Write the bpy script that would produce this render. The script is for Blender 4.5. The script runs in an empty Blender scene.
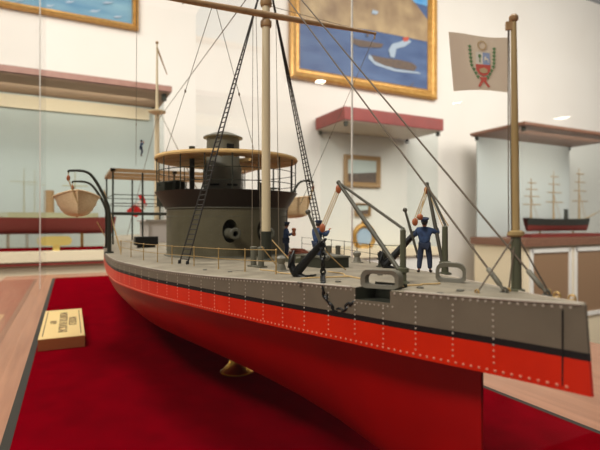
import bpy, bmesh, math, random
from mathutils import Vector, Matrix
random.seed(7)
S = 0.023            # one unit of the model-ship frame in metres (x aft, y to port, z up; z = 0 at eye level)
ZOFF = 58.0          # eye level above the gallery floor
PI = math.pi
scene = bpy.context.scene
COL = scene.collection
F = 460.0
CAM = Vector((-4.074, 6.79, 0))
FW = Vector((0.89443, -0.44721, 0)); RT = Vector((-0.44721, -0.89443, 0)); UP = Vector((0, 0, 1))

# ---------------------------------------------------------------- measuring helpers
def ray(px, py): return FW + RT*((px-300)/F) + UP*((222-py)/F)
def at(px, py, Y): return CAM + ray(px, py)*Y
def on_z(px, py, z): d = ray(px, py); return CAM + d*(z/d.z)
def on_u(px, py, u): d = ray(px, py); return CAM + d*((u-CAM.x)/d.x)
def on_v(px, py, v): d = ray(px, py); return CAM + d*((v-CAM.y)/d.y)
def curve(pts):
    xs = [p[0] for p in pts]; ys = [p[1] for p in pts]; n = len(xs)
    h = [xs[i+1]-xs[i] for i in range(n-1)]; d = [(ys[i+1]-ys[i])/h[i] for i in range(n-1)]
    m = [d[0]]+[0 if d[i-1]*d[i] <= 0 else 2*d[i-1]*d[i]/(d[i-1]+d[i]) for i in range(1, n-1)]+[d[-1]]
    def f(x):
        if x <= xs[0]: return ys[0]
        if x >= xs[-1]: return ys[-1]
        i = 0
        while x > xs[i+1]: i += 1
        t = (x-xs[i])/h[i]
        return ys[i]*(1+2*t)*(1-t)**2 + h[i]*m[i]*t*(1-t)**2 + ys[i+1]*t*t*(3-2*t) + h[i]*m[i+1]*t*t*(t-1)
    return f
HE = curve([(0, 1.22), (1.25, 1.28), (2.2, 1.31), (4.1, 1.365), (5.4, 1.40), (7, 1.47), (9.3, 1.56), (12, 1.6), (20, 1.6), (30, 1.57), (54, 1.5)])
VB = curve([(0, .03), (1.25, .46), (2.2, .84), (2.94, 1.14), (4.1, 1.55), (5.4, 2.05), (7, 2.62), (9.3, 3.38), (13.5, 4.56), (17.3, 5.13),
            (20, 5.17), (23, 5.08), (27, 4.9), (33, 4.48), (40, 4.0), (46, 3.2), (50, 2.2), (53, .9), (54, .06)])
def deck_z(u, v):
    b = max(VB(u), .02); return -HE(u) + .1*min(1, b/2)*(1-min(1, abs(v)/b)**2)
def on_deck(px, py):
    d = ray(px, py); Y = 10.0
    for _ in range(60):
        p = CAM + d*Y; Y = .5*Y + .5*(deck_z(p.x, p.y)/d.z)
    p = CAM + d*Y; return Vector((p.x, p.y, deck_z(p.x, p.y)))
def depth(p): return (Vector(p)-CAM).dot(FW)
def deck(u, v): return Vector((u, v, deck_z(u, v)))

# ---------------------------------------------------------------- materials
def lin(c):
    return tuple(((x/255)/12.92 if x/255 <= .04045 else ((x/255+.055)/1.055)**2.4) for x in c) + (1,)
def mat(name, c, rough=.6, metal=0, c2=None, scale=8, bump=0, spec=.5, stretch=None, detail=4, bscale=None):
    m = bpy.data.materials.new(name); m.use_nodes = True
    nt = m.node_tree; b = nt.nodes['Principled BSDF']
    b.inputs['Roughness'].default_value = rough; b.inputs['Metallic'].default_value = metal
    b.inputs['Specular IOR Level'].default_value = spec
    b.inputs['Base Color'].default_value = lin(c)
    if c2 is not None or bump:
        tc = nt.nodes.new('ShaderNodeTexCoord'); mp = nt.nodes.new('ShaderNodeMapping'); nz = nt.nodes.new('ShaderNodeTexNoise')
        nt.links.new(tc.outputs['Object'], mp.inputs['Vector']); nt.links.new(mp.outputs['Vector'], nz.inputs['Vector'])
        if stretch: mp.inputs['Scale'].default_value = stretch
        nz.inputs['Scale'].default_value = scale; nz.inputs['Detail'].default_value = detail
        if c2 is not None:
            r = nt.nodes.new('ShaderNodeValToRGB'); r.color_ramp.elements[0].position = .3; r.color_ramp.elements[1].position = .7
            r.color_ramp.elements[0].color = lin(c); r.color_ramp.elements[1].color = lin(c2)
            nt.links.new(nz.outputs['Fac'], r.inputs['Fac']); nt.links.new(r.outputs['Color'], b.inputs['Base Color'])
        if bump:
            src = nz
            if bscale:
                src = nt.nodes.new('ShaderNodeTexNoise'); src.inputs['Scale'].default_value = bscale
                nt.links.new(mp.outputs['Vector'], src.inputs['Vector'])
            bp = nt.nodes.new('ShaderNodeBump'); bp.inputs['Strength'].default_value = bump; bp.inputs['Distance'].default_value = .05*S
            nt.links.new(src.outputs['Fac'], bp.inputs['Height']); nt.links.new(bp.outputs['Normal'], b.inputs['Normal'])
    return m
M = {}
M['grey'] = mat('hull_grey_paint', (116, 104, 86), .5, c2=(106, 95, 78), scale=1.5)
M['deck'] = mat('deck_grey_paint', (154, 143, 122), .62, c2=(128, 118, 100), scale=1.2, bump=.2)
M['black'] = mat('black_paint', (22, 16, 14), .5, spec=.3)
M['red'] = mat('belt_red_paint', (220, 40, 2), .4, c2=(204, 32, 1), scale=1.2, spec=.2)
M['red_low'] = mat('underwater_red_paint', (172, 2, 3), .5, c2=(156, 1, 2), scale=.8, spec=.2)
M['rivet_grey'] = mat('rivet_grey', (176, 164, 148), .4)  # rivet highlights put into the colour, paler than the hull grey
M['rivet_red'] = mat('rivet_red', (224, 140, 112), .4)  # pinkish highlights on the red rivets put into the colour
M['turret'] = mat('turret_olive_paint', (98, 90, 66), .45, c2=(88, 80, 58), scale=2)
M['tower'] = mat('tower_green_grey', (104, 101, 86), .5, c2=(94, 92, 78), scale=2)
M['bulwark'] = mat('bulwark_dark_brown', (34, 22, 13), .45, spec=.3)
M['dark'] = mat('dark_green_iron', (48, 49, 37), .5, spec=.35)
M['iron'] = mat('black_iron', (18, 17, 16), .4, spec=.35)
M['void'] = mat('dark_inside', (10, 9, 8), .9)
M['post'] = mat('davit_olive_paint', (84, 84, 62), .5)
M['boom'] = mat('boom_grey_iron', (88, 84, 72), .45, metal=.3)
M['fairlead'] = mat('chock_grey_paint', (112, 107, 92), .5)
M['tan'] = mat('tan_canvas', (228, 190, 128), .75, c2=(216, 176, 112), scale=3)
M['mast'] = mat('cream_mast_paint', (222, 202, 164), .5)
M['yard'] = mat('yard_wood', (176, 140, 96), .5, c2=(158, 122, 80), scale=6)
M['staff'] = mat('jackstaff_wood', (178, 150, 100), .5, c2=(162, 134, 84), scale=5, stretch=(1, 1, .2))
M['brass'] = mat('polished_brass', (206, 158, 72), .25, metal=1)
M['rail'] = mat('brass_rail', (186, 152, 96), .4, metal=.5)
M['rope'] = mat('tan_rope', (196, 164, 112), .8)
M['stay'] = mat('grey_brown_stay', (98, 84, 68), .7)
M['thin'] = mat('thin_rigging', (120, 106, 88), .8)
M['shroud'] = mat('dark_shroud', (48, 42, 36), .8)
M['block'] = mat('orange_wood_block', (166, 88, 44), .5)
M['boat'] = mat('boat_planking', (236, 206, 162), .55, c2=(218, 186, 140), scale=4, stretch=(.3, 3, 3))
M['boat_in'] = mat('boat_inner_wood', (150, 112, 74), .6)
M['navy'] = mat('navy_cloth', (56, 78, 116), .85, c2=(34, 48, 78), scale=9)
M['navy_dark'] = mat('dark_navy_cloth', (44, 54, 78), .85, c2=(32, 40, 60), scale=12)
M['skin'] = mat('figurine_skin', (176, 112, 84), .6)
M['hair'] = mat('figurine_hair', (40, 28, 22), .7)
M['felt'] = mat('crimson_felt', (124, 0, 14), .95, c2=(104, 0, 9), scale=1.1, bump=.5, spec=.0, bscale=40)
M['wood'] = mat('case_wood', (184, 130, 98), .32, c2=(160, 108, 80), scale=1.4, stretch=(.12, 2.2, 2), detail=8)
M['groove'] = mat('dark_groove', (44, 40, 30), .8)
M['plaque'] = mat('plaque_cream', (226, 196, 130), .55)
M['plaque_edge'] = mat('plaque_wood', (150, 84, 40), .6)
M['ink'] = mat('plaque_ink', (110, 92, 64), .8)
M['wall'] = mat('wall_cream_paint', (238, 232, 223), .9, c2=(234, 227, 217), scale=.05)
M['floor'] = mat('floor_brown', (120, 96, 78), .5, c2=(106, 84, 68), scale=.1)
M['cream'] = mat('cabinet_cream', (238, 222, 190), .6)
M['white'] = mat('cabinet_white', (238, 234, 226), .6)
M['lid_brown'] = mat('lid_brown_wood', (140, 98, 76), .45, c2=(120, 82, 62), scale=.3, stretch=(.3, 3, 3))
M['lid_pink'] = mat('lid_pink_wood', (160, 120, 106), .4, c2=(144, 104, 90), scale=.3, stretch=(.3, 3, 3))
M['lid_under'] = mat('lid_underside', (176, 146, 120), .7)
M['lid_pale'] = mat('lid_pale_underside', (196, 180, 164), .7)
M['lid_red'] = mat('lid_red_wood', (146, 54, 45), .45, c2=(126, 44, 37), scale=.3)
M['backing'] = mat('cabinet_backing_grey', (196, 203, 196), .8)
M['backing_glass_cast'] = mat('cabinet_backing_glass_cast', (206, 208, 204), .8)  # panel added in right cabinet; blue-grey cast of its glass put into colour
M['recess'] = mat('cabinet_recess_brown', (150, 118, 88), .6)
M['gold'] = mat('gold_frame', (206, 158, 84), .38, metal=.45, c2=(180, 130, 60), scale=.8)
M['gold_plate'] = mat('gold_plate', (236, 206, 120), .3, metal=.4)
M['sea'] = mat('painted_sea', (88, 112, 152), .6, c2=(58, 80, 124), scale=.2, stretch=(1, .4, 1.4), detail=7)
M['sea_foam'] = mat('painted_sea_light', (82, 132, 164), .6, c2=(130, 170, 186), scale=.22, stretch=(1, .4, 1.6), detail=8)
M['mount'] = mat('painted_mountain', (190, 164, 124), .6, c2=(130, 104, 80), scale=.12, detail=8)
M['sky'] = mat('painted_sky', (70, 150, 214), .6, c2=(120, 180, 222), scale=.2)
M['p_white'] = mat('painted_foam', (164, 180, 196), .6)
M['p_ship'] = mat('painted_ship', (112, 92, 78), .6, c2=(88, 74, 66), scale=1.2)
M['p_red'] = mat('painted_red', (190, 80, 60), .6)
M['ship_dark'] = mat('small_ship_dark', (52, 52, 46), .5)
M['ship_red'] = mat('small_ship_red', (132, 54, 45), .5)
M['ship_tan'] = mat('small_ship_tan', (176, 148, 112), .6)
M['ship_deck'] = mat('small_ship_deck', (176, 168, 132), .6)
M['flag'] = mat('aged_flag_cloth', (222, 206, 182), .9, c2=(214, 192, 172), scale=1.6)
_m = M['flag']; _nt = _m.node_tree; _p = _nt.nodes['Principled BSDF']; _t = _nt.nodes.new('ShaderNodeBsdfTranslucent'); _x = _nt.nodes.new('ShaderNodeMixShader')
_t.inputs['Color'].default_value = lin((222, 206, 184)); _x.inputs['Fac'].default_value = .5
_nt.links.new(_p.outputs[0], _x.inputs[1]); _nt.links.new(_t.outputs[0], _x.inputs[2]); _nt.links.new(_x.outputs[0], _nt.nodes['Material Output'].inputs['Surface'])
M['f_red'] = mat('emblem_red', (204, 92, 78), .85)
M['f_green'] = mat('emblem_green', (100, 134, 88), .85)
M['f_blue'] = mat('emblem_blue', (150, 164, 194), .85)
M['f_white'] = mat('emblem_white', (226, 216, 200), .85)
M['f_tan'] = mat('emblem_tan', (196, 168, 128), .85)
M['flag_red'] = mat('ensign_red', (200, 40, 34), .85)
M['flag_white'] = mat('ensign_white', (240, 232, 220), .85)
M['coil'] = mat('reddish_rope', (150, 84, 60), .85)
M['lens'] = mat('lamp_lens', (255, 250, 240), .4)
b = M['lens'].node_tree.nodes['Principled BSDF']; b.inputs['Emission Color'].default_value = (1, .93, .78, 1); b.inputs['Emission Strength'].default_value = 130
M['trim_white'] = mat('lamp_trim', (240, 238, 232), .5)

def glass(name, tint, refl=1.0):
    m = bpy.data.materials.new(name); m.use_nodes = True; nt = m.node_tree; nt.nodes.clear()
    N = nt.nodes.new; L = nt.links.new
    out = N('ShaderNodeOutputMaterial'); mix = N('ShaderNodeMixShader'); tr = N('ShaderNodeBsdfTransparent'); gl = N('ShaderNodeBsdfGlossy')
    tr.inputs['Color'].default_value = tint; gl.inputs['Roughness'].default_value = 0.0
    ge = N('ShaderNodeNewGeometry'); dot = N('ShaderNodeVectorMath'); dot.operation = 'DOT_PRODUCT'
    L(ge.outputs['Incoming'], dot.inputs[0]); L(ge.outputs['Normal'], dot.inputs[1])
    def math_(op, a, bb):
        n = N('ShaderNodeMath'); n.operation = op
        for i, x in enumerate((a, bb)):
            if x is None: continue
            if isinstance(x, (int, float)): n.inputs[i].default_value = x
            else: L(x, n.inputs[i])
        n.use_clamp = op in ('MULTIPLY_ADD',)
        return n.outputs[0]
    c = math_('ABSOLUTE', dot.outputs['Value'], None)
    s = math_('SUBTRACT', 1.0, c); p = math_('POWER', s, 5.0)
    f = math_('MULTIPLY', math_('ADD', math_('MULTIPLY', p, .65), .012), refl)
    L(f, mix.inputs['Fac']); L(tr.outputs[0], mix.inputs[1]); L(gl.outputs[0], mix.inputs[2]); L(mix.outputs[0], out.inputs['Surface'])
    return m
M['glass'] = glass('case_glass', (.985, .99, .985, 1))
M['glass_far'] = glass('cabinet_glass', (.9, .93, .93, 1), .6)
M['glass_edge'] = mat('glass_seam', (232, 226, 216), .3)

# ---------------------------------------------------------------- mesh builder
class MB:
    def __init__(s): s.v = []; s.f = []; s.mi = []; s.m = 0
    def add(s, vs, fs):
        o = len(s.v); s.v += [Vector(p) for p in vs]
        for f in fs: s.f.append([o+i for i in f]); s.mi.append(s.m)
    def box(s, c, size, rz=0, X=None, Y=None, Z=None, taper=1):
        c = Vector(c); a, bb, h = [x/2 for x in size]
        X = X or Vector((math.cos(rz), math.sin(rz), 0)); Y = Y or Vector((-math.sin(rz), math.cos(rz), 0)); Z = Z or Vector((0, 0, 1))
        vs = [c+X*(sx*a*(taper if sz > 0 else 1))+Y*(sy*bb*(taper if sz > 0 else 1))+Z*(sz*h) for sz in (-1, 1) for sx, sy in ((-1, -1), (1, -1), (1, 1), (-1, 1))]
        s.add(vs, [(3, 2, 1, 0), (4, 5, 6, 7), (0, 1, 5, 4), (1, 2, 6, 5), (2, 3, 7, 6), (3, 0, 4, 7)])
    def tube(s, pts, r, n=8, closed=False, caps=True):
        pts = [Vector(p) for p in pts]; k = len(pts)
        rs = r if isinstance(r, (list, tuple)) else [r]*k
        ref = None; vs = []
        for i, p in enumerate(pts):
            if closed: t = pts[(i+1) % k]-pts[i-1]
            else: t = pts[min(i+1, k-1)]-pts[max(i-1, 0)]
            if t.length < 1e-9: t = Vector((0, 0, 1))
            t.normalize()
            if ref is None:
                ref = Vector((0, 0, 1)) if abs(t.z) < .9 else Vector((1, 0, 0))
            x = ref - t*ref.dot(t)
            if x.length < 1e-6: x = t.orthogonal()
            x.normalize(); ref = x; y = t.cross(x)
            vs += [p+(x*math.cos(2*PI*j/n)+y*math.sin(2*PI*j/n))*rs[i] for j in range(n)]
        fs = []
        for i in range(k if closed else k-1):
            i2 = (i+1) % k
            for j in range(n):
                j2 = (j+1) % n; fs.append((i*n+j, i*n+j2, i2*n+j2, i2*n+j))
        if caps and not closed:
            fs.append(tuple(range(n-1, -1, -1))); fs.append(tuple((k-1)*n+j for j in range(n)))
        s.add(vs, fs)
    def lathe(s, base, prof, n=20, axis=None, sx=1, sy=1, phase=0):
        base = Vector(base); Z = Vector(axis).normalized() if axis is not None else Vector((0, 0, 1))
        X = Vector((1, 0, 0)) if abs(Z.z) > .99 else Z.cross(Vector((0, 0, 1))).normalized(); Y = Z.cross(X)
        vs = []; k = len(prof)
        for r, h in prof:
            vs += [base+Z*h+X*(r*sx*math.cos(2*PI*j/n+phase))+Y*(r*sy*math.sin(2*PI*j/n+phase)) for j in range(n)]
        fs = []
        for i in range(k-1):
            for j in range(n):
                j2 = (j+1) % n; fs.append((i*n+j, i*n+j2, (i+1)*n+j2, (i+1)*n+j))
        fs.append(tuple(range(n-1, -1, -1))); fs.append(tuple((k-1)*n+j for j in range(n)))
        s.add(vs, fs)
    def ball(s, c, r, n=12, k=7, sc=(1, 1, 1)):
        c = Vector(c); vs = []; fs = []
        for i in range(1, k):
            a = PI*i/k
            vs += [c+Vector((r*sc[0]*math.sin(a)*math.cos(2*PI*j/n), r*sc[1]*math.sin(a)*math.sin(2*PI*j/n), r*sc[2]*math.cos(a))) for j in range(n)]
        vs += [c+Vector((0, 0, r*sc[2])), c-Vector((0, 0, r*sc[2]))]; t = len(vs)-2
        for i in range(k-2):
            for j in range(n):
                j2 = (j+1) % n; fs.append((i*n+j, (i+1)*n+j, (i+1)*n+j2, i*n+j2))
        for j in range(n):
            j2 = (j+1) % n; fs.append((t, j, j2)); fs.append((t+1, (k-2)*n+j2, (k-2)*n+j))
        s.add(vs, fs)
    def dome(s, c, nrm, r, n=6):
        c = Vector(c); Z = Vector(nrm).normalized(); X = Z.orthogonal().normalized(); Y = Z.cross(X); vs = []
        for rr, h in ((1, -.1), (.75, .45)):
            vs += [c+X*(r*rr*math.cos(2*PI*j/n))+Y*(r*rr*math.sin(2*PI*j/n))+Z*(r*h) for j in range(n)]
        vs.append(c+Z*(r*.65)); fs = []
        for j in range(n):
            j2 = (j+1) % n; fs.append((j, j2, n+j2, n+j)); fs.append((n+j, n+j2, 2*n))
        s.add(vs, fs)
    def torus(s, c, R, r, X, Y, n=14, k=6, sx=1, sy=1):
        c = Vector(c); X = Vector(X).normalized(); Y = Vector(Y).normalized()
        s.tube([c+X*(R*sx*math.cos(2*PI*i/n))+Y*(R*sy*math.sin(2*PI*i/n)) for i in range(n)], r, k, closed=True)
    def prism(s, pts, ext):
        pts = [Vector(p) for p in pts]; e = Vector(ext); n = len(pts)
        s.add(pts+[p+e for p in pts], [tuple(range(n-1, -1, -1)), tuple(range(n, 2*n))]+[(i, (i+1) % n, n+(i+1) % n, n+i) for i in range(n)])
    def grid(s, rows):
        k = len(rows); n = len(rows[0]); s.add([p for r in rows for p in r],
            [(i*n+j, i*n+j+1, (i+1)*n+j+1, (i+1)*n+j) for i in range(k-1) for j in range(n-1)])

BASE = {}
def finish(name, mb, mats, base, sharp=40, smooth=True, recalc=True):
    me = bpy.data.meshes.new(name)
    me.from_pydata([v-base for v in mb.v], [], mb.f)
    if not isinstance(mats, (list, tuple)): mats = [mats]
    for m in mats: me.materials.append(m)
    for p, i in zip(me.polygons, mb.mi): p.material_index = i
    if recalc:
        bm = bmesh.new(); bm.from_mesh(me); bmesh.ops.remove_doubles(bm, verts=bm.verts, dist=1e-5)
        bmesh.ops.recalc_face_normals(bm, faces=bm.faces); bm.to_mesh(me); bm.free()
    if smooth:
        for p in me.polygons: p.use_smooth = True
        me.set_sharp_from_angle(angle=math.radians(sharp))
    me.update()
    o = bpy.data.objects.new(name, me); COL.objects.link(o); return o
def world_loc(p): return Vector((p[0]*S, p[1]*S, (p[2]+ZOFF)*S))
def tags(o, label, cat, group=None, kind=None):
    if label: o['label'] = label
    if cat: o['category'] = cat
    if group: o['group'] = group
    if kind: o['kind'] = kind
def thing(name, label, cat, base, group=None):
    o = bpy.data.objects.new(name, None); COL.objects.link(o); o.empty_display_size = .05
    o.location = world_loc(base); o.scale = (S, S, S); BASE[o] = Vector(base); tags(o, label, cat, group); return o
def part(parent, name, mb, mats, **k):
    lab = k.pop('label', None)
    o = finish(name, mb, mats, BASE[parent], **k); o.parent = parent; BASE[o] = BASE[parent]
    if lab: o['label'] = lab
    return o
def solo(name, mb, mats, label, cat, base, group=None, kind=None, **k):
    o = finish(name, mb, mats, Vector(base), **k); o.location = world_loc(base); o.scale = (S, S, S); BASE[o] = Vector(base)
    tags(o, label, cat, group, kind); return o
def struct(name, mb, mats, base=(0, 0, 0)):
    o = finish(name, mb, mats, Vector(base)); o.location = world_loc(base); o.scale = (S, S, S); o['kind'] = 'structure'; BASE[o] = Vector(base); return o
def one(fn, *a, **k):
    m = MB(); getattr(m, fn)(*a, **k); return m
def sag(a, b_, d, n=8):
    a = Vector(a); b_ = Vector(b_); return [a.lerp(b_, i/n)-Vector((0, 0, d*4*(i/n)*(1-i/n))) for i in range(n+1)]
def smooth_path(pts, n=8):
    pts = [Vector(p) for p in pts]; out = []
    for i in range(len(pts)-1):
        p0 = pts[max(i-1, 0)]; p1 = pts[i]; p2 = pts[i+1]; p3 = pts[min(i+2, len(pts)-1)]
        for j in range(n):
            t = j/n
            out.append(.5*((2*p1)+(p2-p0)*t+(2*p0-5*p1+4*p2-p3)*t*t+(3*p1-p0-3*p2+p3)*t**3))
    out.append(pts[-1]); return out

# ================================================================ SETTING
WU = 126
struct('wall_back', one('box', (WU+1.5, -60, 22), (3, 540, 160)), M['wall'], (WU+1.5, -90, -58))
struct('floor', one('box', (30, -60, -59), (220, 540, 2)), M['floor'], (30, -90, -60))

# ================================================================ DISPLAY CASE (table, felt, glass)
FZ = -6.8
case = thing('display_case', 'long glass display case lined with crimson felt that holds the big red and grey ship', 'display case', (28, -1, -58))
m = MB(); m.box((28.5, -3, FZ-.85), (72, 34, 1.5)); part(case, 'table_top', m, M['wood'], label='pinkish brown wooden table top')
m = MB(); m.box((28.5, -3, -33), (66, 28, 49.8)); part(case, 'table_body', m, M['wood'])
m = MB(); m.box((27.8, 0, FZ-.05), (62.8, 16.8, .1)); part(case, 'felt_cloth', m, M['felt'], label='crimson felt cloth')
m = MB(); m.box((27.8, 8.55, FZ-.07), (62.8, .3, .08)); m.box((27.8, -8.55, FZ-.07), (62.8, .3, .08)); part(case, 'groove', m, M['groove'])
PT = .12
def pane(u0, v0, u1, v1, z1=30):
    m = MB(); m.add([(u0, v0, FZ-.09), (u1, v1, FZ-.09), (u1, v1, z1), (u0, v0, z1)], [(0, 1, 2, 3)])
    return part(case, 'glass_pane', m, M['glass'], smooth=False, recalc=False)
VG = 9.5; UE = -3.3; UF = 62.2; US = (CAM + ray(40, 222)*((VG-CAM.y)/ray(40, 222).y)).x; UR = (CAM + ray(352, 222)*((-VG-CAM.y)/ray(352, 222).y)).x
pane(UE, VG, US, VG); pane(US, VG, UF, VG); pane(UE, -VG, UR, -VG); pane(UR, -VG, UF, -VG); pane(UE, -VG, UE, VG); pane(UF, -VG, UF, VG)
for u, v in ((US, VG), (UR, -VG)):
    part(case, 'glazing_seam', one('box', (u, v, (FZ+30)/2), (.07, .1, 30-FZ)), M['glass_edge'])

# ---- name block on the felt
q0 = on_z(38, 339, FZ+.62); q1 = on_z(85, 336, FZ+.62); q2 = on_z(62, 310, FZ+.62)
wl = abs(q0.y-q1.y); dl = q2.x-(q0.x+q1.x)/2; pc = Vector(((q0.x+q1.x)/2+dl/2, (q0.y+q1.y)/2, 0))
blk = thing('name_block', 'small cream name block with brown edges lying on the felt beside the ship', 'label', (pc.x, pc.y, FZ))
ax = Vector((0, -1, 0)); ay = Vector((1, 0, 0)); c0 = Vector((pc.x, pc.y, FZ+.3))
m = MB(); m.box(c0, (wl, dl, .58), X=ax, Y=ay); part(blk, 'block', m, M['plaque_edge'])
m = MB(); m.box(c0+Vector((0, 0, .31)), (wl, dl, .04), X=ax, Y=ay); part(blk, 'face', m, M['plaque'])
m = MB()
for s_ in (-1, 1): m.box(c0+ax*(s_*wl*.42)+Vector((0, 0, .335)), (.05, dl*.86, .012), X=ax, Y=ay)
part(blk, 'border_line', m, M['ink'])
def text_on(parent, body, pos, size, xdir, ydir, mt):
    cu = bpy.data.curves.new('lettering', 'FONT'); cu.body = body; cu.size = size; cu.align_x = 'CENTER'; cu.align_y = 'CENTER'; cu.extrude = .006
    cu.materials.append(mt)
    tmp = bpy.data.objects.new('t', cu); COL.objects.link(tmp); bpy.context.view_layer.update()
    me = bpy.data.meshes.new_from_object(tmp.evaluated_get(bpy.context.evaluated_depsgraph_get())); bpy.data.objects.remove(tmp)
    o = bpy.data.objects.new('lettering', me); COL.objects.link(o); o.parent = parent
    z = xdir.cross(ydir).normalized(); mm = Matrix((xdir, ydir, z)).transposed().to_4x4(); mm.translation = Vector(pos)-BASE[parent]
    o.matrix_local = mm; return o
zt = Vector((0, 0, .338))
text_on(blk, 'MODELO', c0+ax*(wl*.23)+zt, .62, -ay, ax, M['ink'])
text_on(blk, 'MONITOR HUASCAR', c0+ax*(wl*.0)+zt, .66, -ay, ax, M['ink'])
text_on(blk, '1879', c0-ax*(wl*.24)+zt, .5, -ay, ax, M['ink'])

# ================================================================ THE BIG SHIP MODEL
ship = thing('ship_model', 'large model of an ironclad turret ship with grey topsides and bright red armour belt', 'ship model', (26, 0, -5.6))
us = [0, .12, .3, .6, .95, 1.3, 1.7, 2.1, 2.5, 2.9]
NA, NB = 3.15, 3.95        # anchor recess in the port edge
us += [NA, 3.4, 3.7, NB, 4.4, 4.9]
u = 5.5
while u < 53.2: us.append(u); u += .7
us += [53.4, 53.8, 54]
ZB0, ZB1, ZBB = -1.92, -2.035, -2.54
def rake(u, z): return u + .1*max(0, 1-u/2)*(z+2.54)/1.3
for_side = {1: 'port', -1: 'starboard'}
m = MB()
for s_ in (1, -1):
    for i in range(len(us)-1):
        a, c = us[i], us[i+1]
        def P(u, z): return Vector((rake(u, z), s_*VB(u), z))
        za, zc = -HE(a), -HE(c)
        zna, znc = za-.24, zc-.24
        m.m = 0
        notch = s_ > 0 and a >= NA-.001 and c <= NB+.001
        if not notch: m.add([P(a, za), P(c, zc), P(c, znc), P(a, zna)], [(0, 1, 2, 3)])
        m.add([P(a, zna), P(c, znc), P(c, ZB0), P(a, ZB0)], [(0, 1, 2, 3)])
        m.m = 1; m.add([P(a, ZB0), P(c, ZB0), P(c, ZB1), P(a, ZB1)], [(0, 1, 2, 3)])
        m.m = 2; m.add([P(a, ZB1), P(c, ZB1), P(c, ZBB), P(a, ZBB)], [(0, 1, 2, 3)])
        m.m = 3; m.add([P(a, ZBB), P(c, ZBB), (c, 0, ZBB), (a, 0, ZBB)], [(0, 1, 2, 3)])
m.m = 0; z0 = -HE(0); zn = z0-.24; vb = VB(0)
m.add([(rake(0, z0), vb, z0), (rake(0, z0), -vb, z0), (rake(0, zn), -vb, zn), (rake(0, zn), vb, zn)], [(0, 1, 2, 3)])
m.add([(rake(0, zn), vb, zn), (rake(0, zn), -vb, zn), (rake(0, ZB0), -vb, ZB0), (rake(0, ZB0), vb, ZB0)], [(0, 1, 2, 3)])
m.m = 1; m.add([(rake(0, ZB0), vb, ZB0), (rake(0, ZB0), -vb, ZB0), (rake(0, ZB1), -vb, ZB1), (rake(0, ZB1), vb, ZB1)], [(0, 1, 2, 3)])
m.m = 2; m.add([(rake(0, ZB1), vb, ZB1), (rake(0, ZB1), -vb, ZB1), (0, -vb, ZBB), (0, vb, ZBB)], [(0, 1, 2, 3)])
part(ship, 'armour_belt', m, [M['grey'], M['black'], M['red'], M['red_low']], sharp=35)
# underwater hull
WB = curve([(2, .03), (3, .4), (5, 1.25), (8, 2.45), (12, 3.75), (17, 4.75), (22, 4.95), (30, 4.62), (40, 3.5), (47, 2.0), (52, .3), (53, .05)])
rows = []; K = 14
for i in range(60):
    u = 2+51*i/59; full = min(1, max(0, (u-2)/14))*min(1, max(0, (53-u)/10))
    half = []
    for k in range(K+1):
        t = k/K; w = WB(u)*(1-t**(1.25+1.0*full))**(1.0-.3*full); half.append((u, w, ZBB+.02-t*3.05))
    rows.append([Vector(p) for p in half]+[Vector((p[0], -p[1], p[2])) for p in reversed(half[:-1])])
m = MB(); m.grid(rows); part(ship, 'underwater_hull', m, M['red_low'], sharp=60, label='dark red underwater hull')
# deck
m = MB()
for i in range(len(us)-1):
    a, c = us[i], us[i+1]
    def cols(u):
        b_ = VB(u); e = min(.5, b_*.35); return [b_, b_-e]+[(b_-e)*(1-2*k/8) for k in range(1, 8)]+[-(b_-e), -b_]
    ca, cc = cols(a), cols(c)
    for k in range(len(ca)-1):
        if k == 0 and a >= NA-.001 and c <= NB+.001: continue
        m.add([(rake(a, -HE(a)), ca[k], deck_z(a, ca[k])), (rake(c, -HE(c)), cc[k], deck_z(c, cc[k])), (rake(c, -HE(c)), cc[k+1], deck_z(c, cc[k+1])), (rake(a, -HE(a)), ca[k+1], deck_z(a, ca[k+1]))], [(0, 1, 2, 3)])
part(ship, 'main_deck', m, M['deck'], sharp=50, label='pale grey main deck')
# anchor recess lining
m = MB()
lst = [u for u in us if NA-.001 <= u <= NB+.001]
for a, c in zip(lst, lst[1:]):
    ea, ec = min(.5, VB(a)*.35), min(.5, VB(c)*.35)
    m.add([(a, VB(a)-ea, -HE(a)+.1), (c, VB(c)-ec, -HE(c)+.1), (c, VB(c)-ec, -HE(c)-.24), (a, VB(a)-ea, -HE(a)-.24)], [(0, 1, 2, 3)])
    m.add([(a, VB(a), -HE(a)-.24), (c, VB(c), -HE(c)-.24), (c, VB(c)-ec, -HE(c)-.24), (a, VB(a)-ea, -HE(a)-.24)], [(0, 1, 2, 3)])
for a in (NA, NB):
    e = min(.5, VB(a)*.35); m.add([(a, VB(a), -HE(a)), (a, VB(a)-e, -HE(a)+.05), (a, VB(a)-e, -HE(a)-.24), (a, VB(a), -HE(a)-.24)], [(0, 1, 2, 3)])
part(ship, 'anchor_recess', m, M['dark'], smooth=False)
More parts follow.
